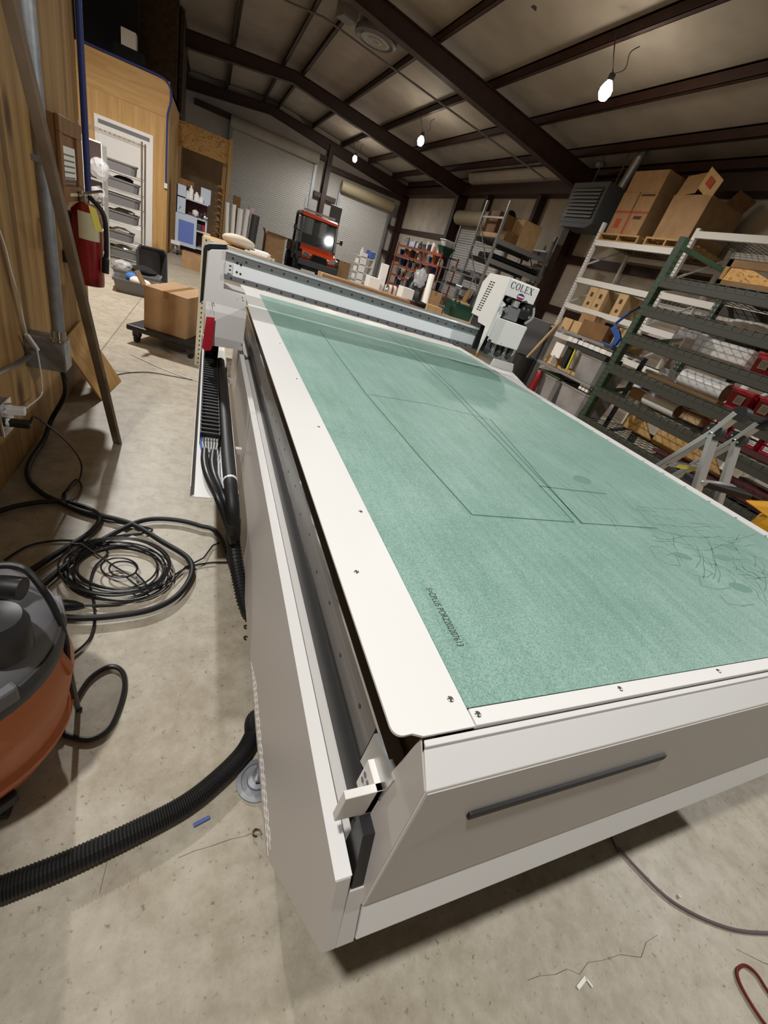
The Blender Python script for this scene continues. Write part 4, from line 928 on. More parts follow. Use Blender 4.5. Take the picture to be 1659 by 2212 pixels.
P = [V(.5, .75, .03)] + [U(u, v, z=.028) for u, v in ((565, 1545), (545, 1590), (522, 1630), (470, 1683), (400, 1738), (300, 1792), (150, 1862), (0, 1922), (-90, 1955))] + [V(-.62, .27, .028), V(-.72, .0, .028), V(-.7, -.5, .028)]
Pf = spline(P, 70)
tag(MB().tube(Pf, .027, 18, smooth=False, rfun=lambda i, r: r*(1, .97, .9, .97)[i % 4]).build('corrugated_hose', 'black_rubber'), 'thick black corrugated hose running from under the machine across the floor', 'hose')
a, c = U(418, 1783, z=.006), U(452, 1765, z=.006)
t = tag(MB().cyl(a, c, .005, 8).build('wire_scrap', 'panel_blue'), 'short scrap of blue wire on the floor beside the corrugated hose', 'wire scrap')
P = [U(u, v, z=.008) for u, v in ((1322, 1812), (1340, 1835), (1380, 1880), (1440, 1938), (1500, 1975), (1560, 2000), (1610, 2012), (1670, 2015), (1720, 2010))]; P += [V(P[-1].x+.35, P[-1].y+.12, .008), V(P[-1].x+.9, P[-1].y+.1, .008), V(P[-1].x+1.5, P[-1].y-.2, .008)]
P = [V(P[0].x+.1, P[0].y+.4, .008)] + P
t = tag(MB().tube(P, .0046, 8, sub=6).build('air_hose', 'cord_purple'), 'greyish purple air hose curving from under the machine front', 'hose')
P = [U(u, v, z=.0065) for u, v in ((1690, 2260), (1640, 2195), (1606, 2140), (1592, 2105), (1597, 2090), (1612, 2086), (1635, 2105), (1665, 2150), (1710, 2200))]
d0, d1 = (P[0]-P[1]).normalized(), (P[-1]-P[-2]).normalized(); P = [P[0]+d0*.8+V(.1, 0, 0), P[0]+d0*.35] + P + [P[-1]+d1*.35, P[-1]+d1*.8+V(.15, .1, 0)]
tag(MB().tube(P, .0042, 8, sub=6).build('air_hose', 'hose_red'), 'dark red hose loop on the floor at the bottom corner', 'hose')
a, c, d = U(1248, 2134, z=.003), U(1265, 2112, z=.003), U(1280, 2132, z=.003)
t = thing('paper_scrap', 'small bent white paper strip on the floor below the front skirt', 'paper scrap', a)
MB().bar(a, c, .008, .002).build('strip_end', 'paper', t); MB().bar(c, d, .004, .002).build('strip_end', 'paper', t)
c = U(1465, 1937, z=0); tag(MB().ball(c + V(0, 0, .006), .006, 1, 1, 1, 1, .2).build('white_crumb', 'paper'), 'tiny white crumb on the floor above the purple hose', 'crumb')
for k, (u, v, l) in enumerate(((533, 1358, 'curled brown shaving on the floor by the machine side panel'), (533, 1382, 'second curled brown shaving just below the first one by the side panel'), (555, 1806, 'small dark shaving on the floor under the vent slots'))):
    c = U(u, v, z=.004)
    tag(MB().tube([c + V(.012*math.cos(j*.9), .012*math.sin(j*.9)+.002*j, .002+.001*j) for j in range(6)], .0025, 5).build('wood_shaving', 'brown_steel'), l, 'shaving')
# white string from tray to the lumber pile on the floor
P = [U(u, v, z=.005) for u, v in ((283, 765), (340, 792), (400, 815), (428, 824))]
tag(MB().tube(P, .004, 6, sub=4).build('white_string', 'paper'), 'thin white string lying on the floor between the dolly and the cable tray', 'cord')
P = [U(u, v, z=.005) for u, v in ((236, 814), (270, 806), (320, 804), (370, 812), (424, 822))]
tag(MB().tube(P, .0035, 6, sub=4).build('dark_string', 'dark_grey'), 'thin dark string lying on the floor behind the leaning bar', 'cord')
# ------------------------------------------------------------------ utility vehicle by the far doors
ux = 3.5
t = thing('utility_vehicle', 'orange and black utility vehicle with a cab parked before the far roller doors', 'vehicle', (ux, 18, 0))
wm = None
for x in (ux-.62, ux+.62):
    for y in (17.05, 19.0):
        if wm is None:
            w_ = MB().lathe([(.2, -.12), (.3, -.12), (.33, -.08), (.33, .08), (.3, .12), (.2, .12)], (x, y, .33), 28, 'x').build('wheel', 'tyre', t)
            MB().lathe([(.05, -.1), (.19, -.125), (.2, -.09), (.2, .09), (.19, .125), (.05, .1)], (x, y, .33), 20, 'x').build('wheel_rim', 'galv', w_); wm = w_
        else:
            o = wm.copy(); COL.objects.link(o); o.location = V(x, y, 0) - V(ux, 18, 0)
            for g in wm.children: d = g.copy(); COL.objects.link(d); d.parent = o
wm.location = V(ux-.62, 17.05, 0) - V(ux, 18, 0)
MB().box(ux-.52, ux+.52, 16.65, 19.4, .3, .52, .03).build('chassis', 'black_plastic', t)
MB().prism([(16.62, .62), (16.55, .78), (16.7, .92), (17.25, 1.06), (17.3, .5), (16.8, .5)], 'x', ux-.6, ux+.6, .03).build('hood', 'orange_utv', t)
MB().prism([(16.45, .42), (16.5, .62), (16.62, .64), (16.66, .4)], 'x', ux-.7, ux+.7, .02).build('front_bumper', 'black_plastic', t)
MB().prism([(ux-.32, .62), (ux-.24, .83), (ux+.24, .83), (ux+.32, .62), (ux+.2, .54), (ux-.2, .54)], 'y', 16.5, 16.6, .01).build('grille', 'black_gloss', t)
for s in (-1, 1):
    MB().prism([(ux+s*.33, .68), (ux+s*.36, .82), (ux+s*.56, .86), (ux+s*.6, .74)], 'y', 16.53, 16.62, .01).build('headlight', 'chrome', t)
    MB().prism([(16.6, .5), (16.62, .78), (16.9, .86), (17.35, .72), (17.45, .45), (17.2, .68), (16.9, .68)], 'x', ux+s*.6 if s > 0 else ux-.74, ux+.74 if s > 0 else ux-.6, .015).build('fender', 'black_plastic', t)
b = MB()
cabs = [(17.2, 1.02), (17.5, 1.84), (18.55, 1.88), (18.6, .95)]
for s in (-1, 1):
    x = ux + s*.62
    for p, q_ in zip(cabs, cabs[1:] + cabs[:1]): b.bar((x, *p), (x, *q_), .07, .09, .01, V(1, 0, 0))
for p in cabs: b.bar((ux-.62, *p), (ux+.62, *p), .08, .07, .01)
b.build('cab_frame', 'black_plastic', t)
for s in (-1, 1):
    d_ = MB().prism([(17.25, .45), (17.3, 1.0), (18.55, .98), (18.5, .45)], 'x', ux+s*.63-.02, ux+s*.63+.02, .01).build('door', 'black_plastic', t)
    MB().prism([(17.34, 1.04), (17.56, 1.76), (18.48, 1.8), (18.5, 1.04)], 'x', ux+s*.62-.006, ux+s*.62+.006).build('door_window', 'glass_dark', d_)
    MB().prism([(17.75, .62), (17.75, .9), (18.15, .9), (18.15, .62)], 'x', ux+s*.655-.004, ux+s*.655+.004).build('door_badge', 'maroon', d_)
b = MB(); b.quadstrip([[V(ux-.58, 17.24, 1.06), V(ux+.58, 17.24, 1.06), V(ux+.56, 17.5, 1.8), V(ux-.56, 17.5, 1.8)], [V(ux-.58, 17.25, 1.06), V(ux+.58, 17.25, 1.06), V(ux+.56, 17.51, 1.8), V(ux-.56, 17.51, 1.8)]], smooth=False)
b.build('windshield', 'glass_dark', t)
MB().bar((ux-.1, 17.235, 1.07), (ux+.25, 17.3, 1.2), .015, .015).build('wiper', 'black_plastic', t)
MB().prism([(17.36, 1.84), (17.4, 1.92), (17.6, 1.97), (18.5, 1.97), (18.62, 1.9), (18.6, 1.86)], 'x', ux-.64, ux+.64, .025).build('cab_roof', 'orange_utv', t)
MB().box(ux-.6, ux+.5, 17.42, 17.5, 1.99, 2.05, .01).build('light_bar', 'chrome', t)
MB().box(ux-.55, ux+.55, 17.9, 18.4, .55, .75, .05).box(ux-.55, ux+.55, 18.38, 18.5, .7, 1.35, .04).build('bench_seat', 'black_cloth', t)
MB().lathe([(.16, 0), (.18, .012), (.16, .024), (.14, .012)], (ux-.28, 17.75, 1.12), 20, 'y').build('steering_wheel', 'black_plastic', t)
MB().box(ux-.68, ux+.68, 18.65, 19.7, .62, .68, .01).box(ux-.68, ux-.64, 18.65, 19.7, .66, .98, .01).box(ux+.64, ux+.68, 18.65, 19.7, .66, .98, .01).box(ux-.68, ux+.68, 19.66, 19.7, .66, .98, .01).build('cargo_bed', 'maroon', t)
for s in (-1, 1): MB().bar((ux+s*.66, 17.4, 1.35), (ux+s*.8, 17.32, 1.4), .03, .03).cbox((ux+s*.83, 17.3, 1.42), .1, .05, .16, 0, .02).build('side_mirror', 'black_plastic', t)
MB().cyl((ux-.45, 18.5, 1.95), (ux-.45, 18.5, 2.4), .006, 6).build('antenna', 'black_plastic', t)
ZU = lambda x, y: (560 + x/5.53, 400 + y/5.53)
a, c = U(*ZU(85, 575), y=16.2), U(*ZU(280, 860), y=16.2)
carton('open cardboard box beside the utility vehicle', a.x, c.x, 16.2, 16.9, max(0, .0), a.z, flap=True)
a, c = U(*ZU(865, 225), y=20.2), U(*ZU(960, 470), y=20.2)
tag(MB().box(a.x, U(*ZU(1000, 260), y=20.2).x, 20.2, 20.26, 0, a.z, .02).build('grey_board', 'mid_grey'), 'tall grey flat board standing behind the utility vehicle', 'panel')
a = U(*ZU(925, 850), y=15.6); carton('brown cardboard box half hidden beside the vehicle headlight', 4.4, 4.85, 17.3, 17.8, 0, .9)
# workbench across the view behind the gantry
t = thing('workbench', 'long low wooden workbench behind the gantry beam', 'workbench', (3.6, 8.0, 0))
MB().box(1.9, 5.1, 7.4, 8.6, .82, .87, .004).build('bench_top', 'lumber', t)
for x in (2.0, 5.0):
    for y in (7.5, 8.5): MB().box(x-.04, x+.04, y-.04, y+.04, 0, .82).build('bench_leg', 'lumber', t)
def at(u, v, yy): return U(u, v, y=yy)
WZ = .871
a = U(697, 588, y=7.0)
t = thing('packing_table', 'low wooden packing table behind the gantry beam under the flat carton', 'table', (2.4, 7.15, 0))
MB().box(1.5, 3.3, 6.9, 7.38, .73, .76, .003).build('table_top', 'lumber', t)
for x in (1.56, 3.24):
    for y in (6.95, 7.33): MB().box(x-.03, x+.03, y-.03, y+.03, 0, .73).build('table_leg', 'lumber', t)
carton('long flat brown carton with red print lying on the packing table', a.x, a.x+1.5, 7.0, 7.32, .761, .955, pr=[('y', 'print_red', (.06, .14, .3, .7)), ('y', 'print_red', (.2, .3, .3, .7)), ('y', 'print_dark', (.55, .58, .4, .6))])
a = at(*ZU(1330, 1150), 8.2); carton('small white box on the workbench before the white storage tower', a.x-.06, a.x+.16, 8.1, 8.35, WZ, WZ+.2, m='white_plastic', tape=False)
a = at(*ZU(1470, 1120), 8.3); tag(MB().box(a.x-.07, a.x+.07, 8.3, 8.36, WZ, WZ+.46, .004).box(a.x-.015, a.x+.015, 8.296, 8.3, WZ+.2, WZ+.24).build('white_stand', 'white_paint'), 'upright white stand board on the workbench', 'stand')
for k, (u, v, m, l) in enumerate(((1520, 1100, 'chrome', 'shiny tin'), (1560, 1150, 'white_plastic', 'white cup'), (1600, 1120, 'tote_red', 'red can'), (1640, 1160, 'paper', 'cream can'))):
    a = at(*ZU(u, v), 8.25); tag(MB().lathe([(.045, 0), (.045, .15), (.03, .17)], (a.x, 8.1+.06*k, WZ), 14).build('can', m), l + ' on the workbench beside the upright white board', 'can')
a = at(900, 640, 8.0); t = thing('wood_slab', 'dark brown curved wood slab lying on the workbench', 'wood slab', (a.x, 8.0, WZ))
MB().prism([(a.x-.35, 7.7), (a.x+.35, 7.55), (a.x+.5, 7.75), (a.x+.1, 7.95), (a.x-.3, 8.0)], 'z', WZ, WZ+.06, .005).build('slab_body', 'maroon', t)
ZK = lambda x, y: (780 + x/5.925, 480 + y/5.925)
a, c = at(*ZK(550, 830), 7.7), at(*ZK(620, 1030), 7.7)
carton('white box with yellow edge standing on the workbench under the red shelving', a.x, a.x+.22, 7.7, 7.95, WZ, max(a.z, WZ+.2), m='white_plastic', tape=False)
a = at(*ZK(950, 690), 7.6); tag(MB().cyl((at(*ZK(800, 1080), 7.6).x, 7.6, WZ), (a.x, 7.75, a.z), .055, 16).build('paper_tube', 'paper'), 'long white cardboard tube leaning up from the workbench end', 'tube')
a, c = at(*ZK(890, 870), 8.1), at(*ZK(1020, 1000), 8.1)
carton('brown cardboard box on the workbench behind the white tube', a.x, c.x, 8.1, 8.4, WZ, a.z)
a = at(*ZK(920, 1040), 7.5); carton('pale open carton before the brown box on the workbench', a.x-.12, a.x+.2, 7.45, 7.75, WZ, WZ+.1, m='cardboard_light')
a = at(*ZK(930, 1110), 7.0); tag(MB().ball((a.x, 7.55, WZ+.06), .09, 1.6, .7, .5, 2, .25).build('black_tool', 'black_cloth'), 'black tool bag at the bench edge before the cartons', 'bag')
# black bags
a = at(*ZK(740, 850), 9.2); tag(MB().ball((a.x, 9.3, .84), .33, .9, .8, 1.9, 3, .12).build('rubbish_bag', 'black_plastic'), 'big black rubbish bag hanging below the end of the red shelving', 'bag')
t2 = tag(MB().box(a.x-.3, a.x+.3, 9.0, 9.6, 0, .2, .02).build('bag_crate', 'black_plastic'), 'low black crate under the rubbish bag', 'crate')
a = at(*ZK(760, 710), 9.0); tag(MB().ball((a.x, 9.0, a.z), .14, 1, .7, 1.3, 3, .14).build('plastic_bag', 'bag_clear'), 'clear crumpled bag tied to the black rubbish bag', 'bag')
# green tote
a, c = at(*ZK(1140, 990), 8.0), at(*ZK(1430, 1060), 8.0)
zt_ = (a.z + c.z)/2
gt = tub('green_tote', 'dark green plastic tote full of odd tools on the workbench', 'tote', ((a.x+c.x)/2, 8.0, WZ), c.x-a.x, .4, max(.2, a.z-WZ), 'green_tote')
tag(MB().bar(((a.x+c.x)/2, 8.0, a.z-.1), (a.x+.38, 8.05, a.z+.25), .1, .06, .02).build('brown_sleeve', 'cardboard_dark'), 'brown sleeve sticking up from the green tote', 'sleeve')
tag(MB().bar((c.x-.1, 8.0, a.z-.1), (c.x+.02, 8.1, a.z+.25), .09, .07, .03).build('black_tool', 'black_plastic'), 'black tool handle sticking up at the end of the green tote', 'tool')
tag(MB().ball((a.x+.14, 7.95, a.z), .06, 1.4, 1, .7, 2, .1).build('black_tool', 'black_cloth'), 'black rag heaped in the green tote', 'rag')
tag(MB().box(a.x+.1, a.x+.4, 7.9, 8.1, a.z-.06, a.z+.03, .004).build('pale_block', 'cardboard_light'), 'pale block lying in the green tote', 'block')
# white storage tower
a, c = at(*ZU(1230, 800), 11.5), at(*ZU(1330, 1190), 11.5)
t = thing('storage_tower', 'tall narrow white storage tower before the far roller door', 'shelf unit', (a.x+.12, 11.7, 0))
tx0, tx1 = a.x, at(*ZU(1390, 870), 11.5).x
MB().box(tx0, tx0+.16, 11.5, 11.53, 0, a.z, .004).box(tx1-.02, tx1, 11.5, 11.85, 0, a.z-.06, .002).build('side_panel', 'white_plastic', t)
for k in range(8): MB().box(tx0-.1, tx1, 11.5, 11.85, .1+(a.z-.2)*k/7, .115+(a.z-.2)*k/7).build('shelf_board', 'white_plastic', t)
tag(MB().cbox((tx1-.1, 11.65, a.z-.085+.09), .18, .2, .17, .3, .03).build('blue_case', 'panel_blue'), 'bright blue case on top of the white storage tower', 'case')
tag(MB().lathe([(.05, 0), (.05, .12), (.025, .15), (.025, .19)], (tx0+.04, 11.66, a.z-.085), 12).build('white_bottle', 'white_plastic'), 'white bottle on top of the white storage tower', 'bottle')
for k in range(6):
    zz = .115+(a.z-.2)*(k+1)/7
    tag(MB().cbox((tx0-.04, 11.6, zz+.05), .1, .1, .1, .2*k, .01).build('parts_box', 'white_paint'), 'white parts box poking from the %s tier of the storage tower' % ORD[k], 'box', 'parts boxes in the storage tower')
# ------------------------------------------------------------------ red shelving of bottles
SX = 6.6
yA, yM, yB = 17.7, 15.1, 13.75
lev = [2.05, 1.73, 1.41, 1.06, .74, .35]
t = thing('storage_shelf', 'red boltless shelving full of bottles by the steel column', 'shelving', (SX+.3, 15.7, 0))
for y in (yA, yM, yB):
    for x in (SX, SX+.6): MB().box(x-.02, x+.02, y-.02, y+.02, 0, 2.1).build('shelf_post', 'orange_shelf', t)
for z in lev:
    for y0, y1 in ((yM, yA), (yB, yM)):
        if y0 == yB and z in (1.41, 1.06): pass
        sh = MB().box(SX, SX+.6, y0+.02, y1-.02, z-.02, z).build('shelf_board', 'osb_dark', t)
        MB().box(SX-.02, SX, y0, y1, z-.07, z-.0).build('shelf_beam', 'orange_shelf', sh)
random.seed(5)
pal = [('white_plastic', 'white'), ('paper', 'cream'), ('white_plastic', 'white'), ('blue_tool', 'blue'), ('black_plastic', 'black'), ('dark_grey', 'dark grey'), ('blue_conduit', 'dark blue'), ('mid_grey', 'grey'), ('orange_vac', 'orange'), ('paper', 'cream')]
shn = ['top', 'second', 'third', 'fourth', 'fifth', 'lowest']
protos = {}
ORD2 = lambda k: ORD[k] if k < 16 else ('%d' % (k+1)) + ('st' if k == 20 else 'nd' if k == 21 else 'rd' if k == 22 else 'th')
for li, z in enumerate(lev[:5]):
    y = yA - .2; k = 0
    while y > yB + .2:
        if abs(y - yM) < .08: y -= .15; continue
        m, cn = pal[random.randrange(10)]
        kind = random.choice(['spray_bottle', 'jug', 'tub', 'can', 'box'])
        h = random.uniform(.17, .27); r = random.uniform(.06, .11)
        if kind not in protos:
            p = thing(kind, kind, 'bottle', (0, 0, -5))
            pr_ = {'spray_bottle': [(.06, 0), (.06, .6), (.025, .75), (.03, .85), (.03, 1), (.01, 1)], 'jug': [(.1, 0), (.1, .7), (.04, .85), (.04, 1), (.01, 1)], 'tub': [(.09, 0), (.11, .8), (.12, .82), (.12, .95), (.01, .97)], 'can': [(.08, 0), (.08, .97), (.06, 1), (.01, 1)]}
            if kind == 'box': MB().box(-.09, .09, -.09, .09, -5, -4, .004).build('carton_body', 'paper', p)
            else:
                bb = MB().lathe([(q[0], q[1]) for q in pr_[kind][:-1]] + [pr_[kind][-1]], (0, 0, -5), 14).build('container_body', 'paper', p)
            MB().lathe([(.035, .9), (.04, 1.0), (.03, 1.06), (.01, 1.06)], (0, 0, -5), 10).build('cap', 'black_plastic', p)
            protos[kind] = p
        o = dup(protos[kind], (SX+.14+random.uniform(0, .08), y, z+.001), random.uniform(-.4, .4), '%s %s, %s from the far end on the %s red shelf' % (cn, kind.replace('_', ' '), ORD2(k), shn[li]), 'containers on the red shelving', (r/.115, r/.115, h))
        o['category'] = kind.replace('_', ' ')
        for ch in o.children:
            swatch(ch, m if ch.name.startswith(('con', 'car')) else random.choice(['black_plastic', 'white_plastic', 'tote_red', 'blue_tool']))
        y -= r*2.0 + random.uniform(.02, .1); k += 1
for p in protos.values():
    for ch in list(p.children): bpy.data.objects.remove(ch)
    bpy.data.objects.remove(p)
a = U(*ZK(880, 210), x=SX+.1); b_ = tub('stacked_bowl', 'green and white stacked bowls at the end of the top red shelf', 'bowl', (SX+.28, 14.2, 2.051), .46, .46, .24, 'green_tote', tap=.6)
tub('stacked_bowl', 'pale bowl sitting in the green bowl atop the red shelving', 'bowl', (SX+.28, 14.22, 2.27), .4, .4, .2, 'white_plastic', tap=.6)
# ------------------------------------------------------------------ cantilever rack across the side bay
ZN = lambda x, y: (1000 + x/6.912, 420 + y/6.912)
MX, MY0, MY1 = 6.4, 10.65, 11.72
t = thing('cantilever_rack', 'grey steel storage rack standing out from the wall behind the cutting head', 'rack', (7.3, 11.2, 0))
for x, h in ((MX, 3.4), (8.05, 3.15)):
    for y in (MY0, MY1): MB().box(x-.03, x+.03, y-.03, y+.03, 0, h, .004).build('rack_post', 'grey_rack', t)
    for z in (.4, 1.4, 2.4, h-.35): MB().box(x-.015, x+.015, MY0, MY1, z-.02, z+.02).build('rack_brace', 'alu', t)
    for z in (.4, 1.4, 2.0): MB().bar((x, MY0, z), (x, MY1, z+.9), .02, .02).build('rack_brace', 'grey_rack', t)
mlev = [2.64, 2.2, 1.7, 1.2, .6]
for z in mlev:
    for y in (MY0-.02, MY1+.02): MB().box(MX, 8.3, y-.02, y+.02, z-.11, z, .003).build('rack_beam', 'grey_rack', t)
    MB().box(MX, 8.3, MY0, MY1, z-.03, z-.015).build('rack_deck', 'dark_grey', t)
a, c = U(*ZN(800, 520), y=MY0+.1), U(*ZN(1030, 790), y=MY0+.1)
carton('pale tall cardboard box on top of the grey cantilever rack', 7.0, 7.55, MY0+.02, MY0+.5, 2.641, 3.2, m='cardboard_light')
carton('dark brown cardboard box on the rack top behind the two posts', 6.5, 7.0, MY0+.45, MY1-.05, 2.641, 3.22, m='cardboard_dark')
carton('flat brown carton lying on the rack top beside the pale tall box', 6.62, 6.98, MY0+.03, MY0+.42, 2.641, 2.86, m='cardboard_dark')
carton('long pale carton lying along the front edge of the rack top', 6.44, 6.6, MY0+.03, MY1-.02, 2.641, 2.74, m='cardboard_light', tape=False)
tag(MB().lathe([(.05, 0), (.14, .01), (.15, .05), (.09, .06), (.05, .06)], (7.1, MY1-.2, 3.26), 20, 'y').build('black_reel', 'black_plastic'), 'black cable reel on top of the dark box on the grey rack', 'reel')
for k in range(5):
    tag(MB().cyl((MX+.1+.03*k, MY0+.15+.2*k, 2.2+.07), (8.0-.1*k, MY0+.15+.2*k, 2.2+.07), .065, 12).build('pipe_length', 'dark_grey' if k % 2 else 'black_plastic'), '%s dark pipe length from the front on the second tier of the grey rack' % ORD[k], 'pipe', 'pipe lengths on the grey rack')
for k in range(4):
    tag(MB().box(MX+.05, 7.9-.15*k, MY0+.1+.24*k, MY0+.28+.24*k, 1.701, 1.76+.03*k, .004).build('metal_plank', 'alu' if k % 2 else 'mid_grey'), '%s metal plank from the front on the third tier of the grey rack' % ORD[k], 'plank', 'planks on the grey rack')
a = U(*ZN(735, 1190), y=MY0+.2); tag(MB().cbox((a.x, MY0+.2, 1.701+.03+.06), .2, .1, .12, 0, .02).build('red_light', 'tote_red'), 'red lamp housing lying on the third tier just above the cutting head', 'lamp housing')
# wire utility shelf to its side
t = thing('utility_shelf', 'thin grey utility shelf of tools before the side roller door', 'shelf', (5.3, 9.9, 0))
for x in (4.95, 5.6):
    for y in (9.7, 10.15): MB().box(x-.012, x+.012, y-.012, y+.012, 0, 1.75).build('shelf_post', 'grey_rack', t)
for z in (.9, 1.35, 1.66): MB().box(4.95, 5.6, 9.7, 10.15, z-.02, z, .002).build('shelf_board', 'grey_rack', t)
for k in range(7):
    tag(MB().cbox((5.0+.09*k, 9.8, (1.66 if k % 2 else 1.35)+.031), .08, .16, .06, .3*k, .008).build('metal_tool', ('dark_grey', 'steel', 'black_plastic')[k % 3]), '%s metal tool along the grey utility shelf' % ORD[k], 'tool', 'tools on the grey utility shelf')
# ------------------------------------------------------------------ unit heater
hx = 7.35
t = thing('unit_heater', 'grey louvred unit heater hanging from the roof beside the steel column', 'heater', (hx+.3, 9.35, 3.25))
MB().box(hx, hx+.55, 8.8, 9.9, 3.3, 4.05, .01).build('heater_case', 'heater_grey', t)
for k in range(8): MB().prism([(hx-.03, 3.405+.068*k), (hx-.004, 3.435+.068*k), (hx-.004, 3.44+.068*k), (hx-.034, 3.41+.068*k)], 'y', 8.9, 9.8).box(hx-.034, hx-.03, 8.9, 9.8, 3.40+.068*k, 3.43+.068*k).build('louver_blade', 'mid_grey', t)
MB().box(hx-.002, hx, 8.88, 9.82, 3.38, 3.95).build('louver_opening', 'black_plastic', t)
MB().prism([(8.8, 3.3), (9.9, 3.3), (9.75, 3.22), (8.95, 3.22)], 'x', hx, hx+.5).build('heater_base', 'heater_grey', t)
for y in (9.0, 9.7): MB().cyl((hx+.3, y, 4.05), (hx+.3, y, 4.66), .012, 8).build('hanger_rod', 'steel', t)
MB().cyl((hx+.4, 8.9, 4.0), (hx+.4, 8.75, 4.72), .09, 14).build('flue_pipe', 'galv', t)
c = U(1293, 352, x=8.0); tag(MB().ball((8.05, c.y, c.z), .09, 1, 1.3, .8, 2, .1).build('insulation_tuft', 'insulation'), 'ragged tuft of white insulation above the heater at the eave', 'insulation')
# ------------------------------------------------------------------ white pallet rack
WXF, WXB = 7.3, 8.3
t = thing('pallet_rack', 'white pallet rack along the wall carrying pallets of boxes', 'rack', (7.8, 6.2, 0))
wy = [8.35, 6.18, 4.0]
for i, y in enumerate(wy):
    for x in (WXF, WXB):
        p = MB().box(x-.035, x+.035, y-.035, y+.035, 0, 3.32, .003).build('rack_upright', 'white_rack', t)
        if x == WXF and i < 2:
            b = MB()
            for k in range(56): b.box(x-.0358, x-.0345, y-.018, y-.006, .1+.055*k, .125+.055*k).box(x-.0358, x-.0345, y+.006, y+.018, .1+.055*k, .125+.055*k)
            b.build('slot_pattern', 'dark_grey', p)
    for k in range(4): MB().bar((WXF, y, .3+.75*k), (WXB, y, .9+.75*k), .03, .03).build('upright_brace', 'white_rack', t)
for (y0, y1), zs_ in (((wy[1], wy[0]), (3.01, 2.31, 1.8, 1.2)), ((wy[2], wy[1]), (3.28, 2.35, 1.8, 1.2))):
    for z in zs_:
        for x in (WXF-.02, WXB+.02): MB().box(x-.022, x+.022, y0+.02, y1-.02, z-.1, z, .004).build('rack_beam', 'white_rack', t)
        b = MB()
        for k in range(22): yy = y0+.06+(y1-y0-.12)*k/21; b.box(WXF, WXB, yy-.003, yy+.003, z-.008, z-.002)
        for k in range(9): xx = WXF+.05+(WXB-WXF-.1)*k/8; b.box(xx-.003, xx+.003, y0+.03, y1-.03, z-.014, z-.008)
        b.build('wire_deck', 'wire', t)
def pallet(label, x0, x1, y0, y1, z, name='wooden_pallet', m='lumber', h=.13):
    t = thing(name, label, 'pallet', ((x0+x1)/2, (y0+y1)/2, z), 'wooden pallets on the racks')
    for k in range(7):
        xx = x0 + (x1-x0-.09)*k/6; MB().box(xx, xx+.09, y0, y1, z+h-.018, z+h, .002).build('top_board', m, t)
    for yy in (y0, (y0+y1)/2-.02, y1-.04): MB().box(x0, x1, yy, yy+.04, z+.018, z+h-.018).build('stringer', m, t)
    for xx in (x0, (x0+x1)/2, x1-.09): MB().box(xx, xx+.09, y0, y1, z, z+.018).build('bottom_board', m, t)
    MB().box(x0-.004, x0, y0, y1, z+h-.03, z+h).build('edge_board', m, t)
pallet('wooden pallet under the tall stack of printed cartons on the white rack', 7.26, 8.25, 7.28, 8.3, 3.012)
pallet('wooden pallet under the torn open carton on the white rack', 7.26, 8.25, 6.22, 7.12, 3.012)
ZG = lambda x, y: (1260 + x/4.158, 340 + y/4.158)
bx = 7.32; z1_, z2_, z3_, z4_ = 3.145, 3.5, 3.84, 4.2
mk = lambda m, q: [('x', m, q)]
Lb = 'on the pallet stack of the white rack'
carton('bottom carton with a red square logo beside the heater, on the white rack', bx, bx+.45, 7.85, 8.24, z1_, z2_, pr=[('x', 'print_red', (.32, .68, .3, .75))], tape=False)
carton('bottom carton with a red edge stripe on the first pallet of the white rack', bx, bx+.45, 7.42, 7.84, z1_, z2_, pr=[('x', 'print_red', (.88, .98, .02, .98)), ('x', 'print_dark', (.25, .7, .75, .9))], tape=False)
carton('middle carton with a red bottom line, the one beside the heater', bx, bx+.45, 7.85, 8.24, z2_+.001, z3_, pr=[('x', 'print_red', (0, 1, .03, .12))], tape=False)
carton('middle carton with a red bottom line, above the red-edged carton', bx, bx+.45, 7.42, 7.82, z2_+.001, z3_, pr=[('x', 'print_red', (0, 1, .03, .12)), ('x', 'print_dark', (.1, .9, .82, .92))], tape=False)
carton('large plain carton topmost on the printed cartons of the white rack', bx, bx+.75, 7.42, 8.22, z3_+.001, z4_-.02, m='cardboard')
for k, zz in enumerate((z1_, z2_)): carton('dark rear carton, %s of two behind the printed cartons' % ('lower' if k == 0 else 'upper'), bx+.47, bx+.9, 7.42, 8.24, zz+.001, zz+.34, m='cardboard', tape=False)
t = carton('tall torn open carton with raised flaps on the second pallet', 7.32, 8.25, 6.32, 7.05, 3.145, 3.8, m='cardboard', tape=False, flap=False)
b = MB().bar((7.32, 6.84, 3.8), (7.42, 6.88, 4.12), .36, .007, up=V(1, 0, 0)); b.build('raised_flap', 'cardboard', t)
b = MB().bar((7.33, 6.5, 3.8), (7.2, 6.34, 4.04), .34, .007, up=V(1, 0, .3)); fl_ = b.build('raised_flap', 'cardboard_light', t)
MB().bar((7.255, 6.45, 3.89), (7.215, 6.39, 3.98), .13, .0085, up=V(1, 0, .3)).build('printed_mark', 'print_red', t)
MB().bar((7.95, 6.32, 3.8), (7.95, 6.2, 3.98), .5, .007).build('raised_flap', 'cardboard_dark', t)
Z5 = lambda x, y: (1159 + x/3.318, 350 + y/3.318)
def wcart(tl, br, label, z, d=.35, m='cardboard', x=WXF+.02, **k):
    a, c = U(*tl, x=x), U(*br, x=x)
    return carton(label, x, x+d, min(a.y, c.y), max(a.y, c.y), z, max(a.z, z+.15), m=m, **k)

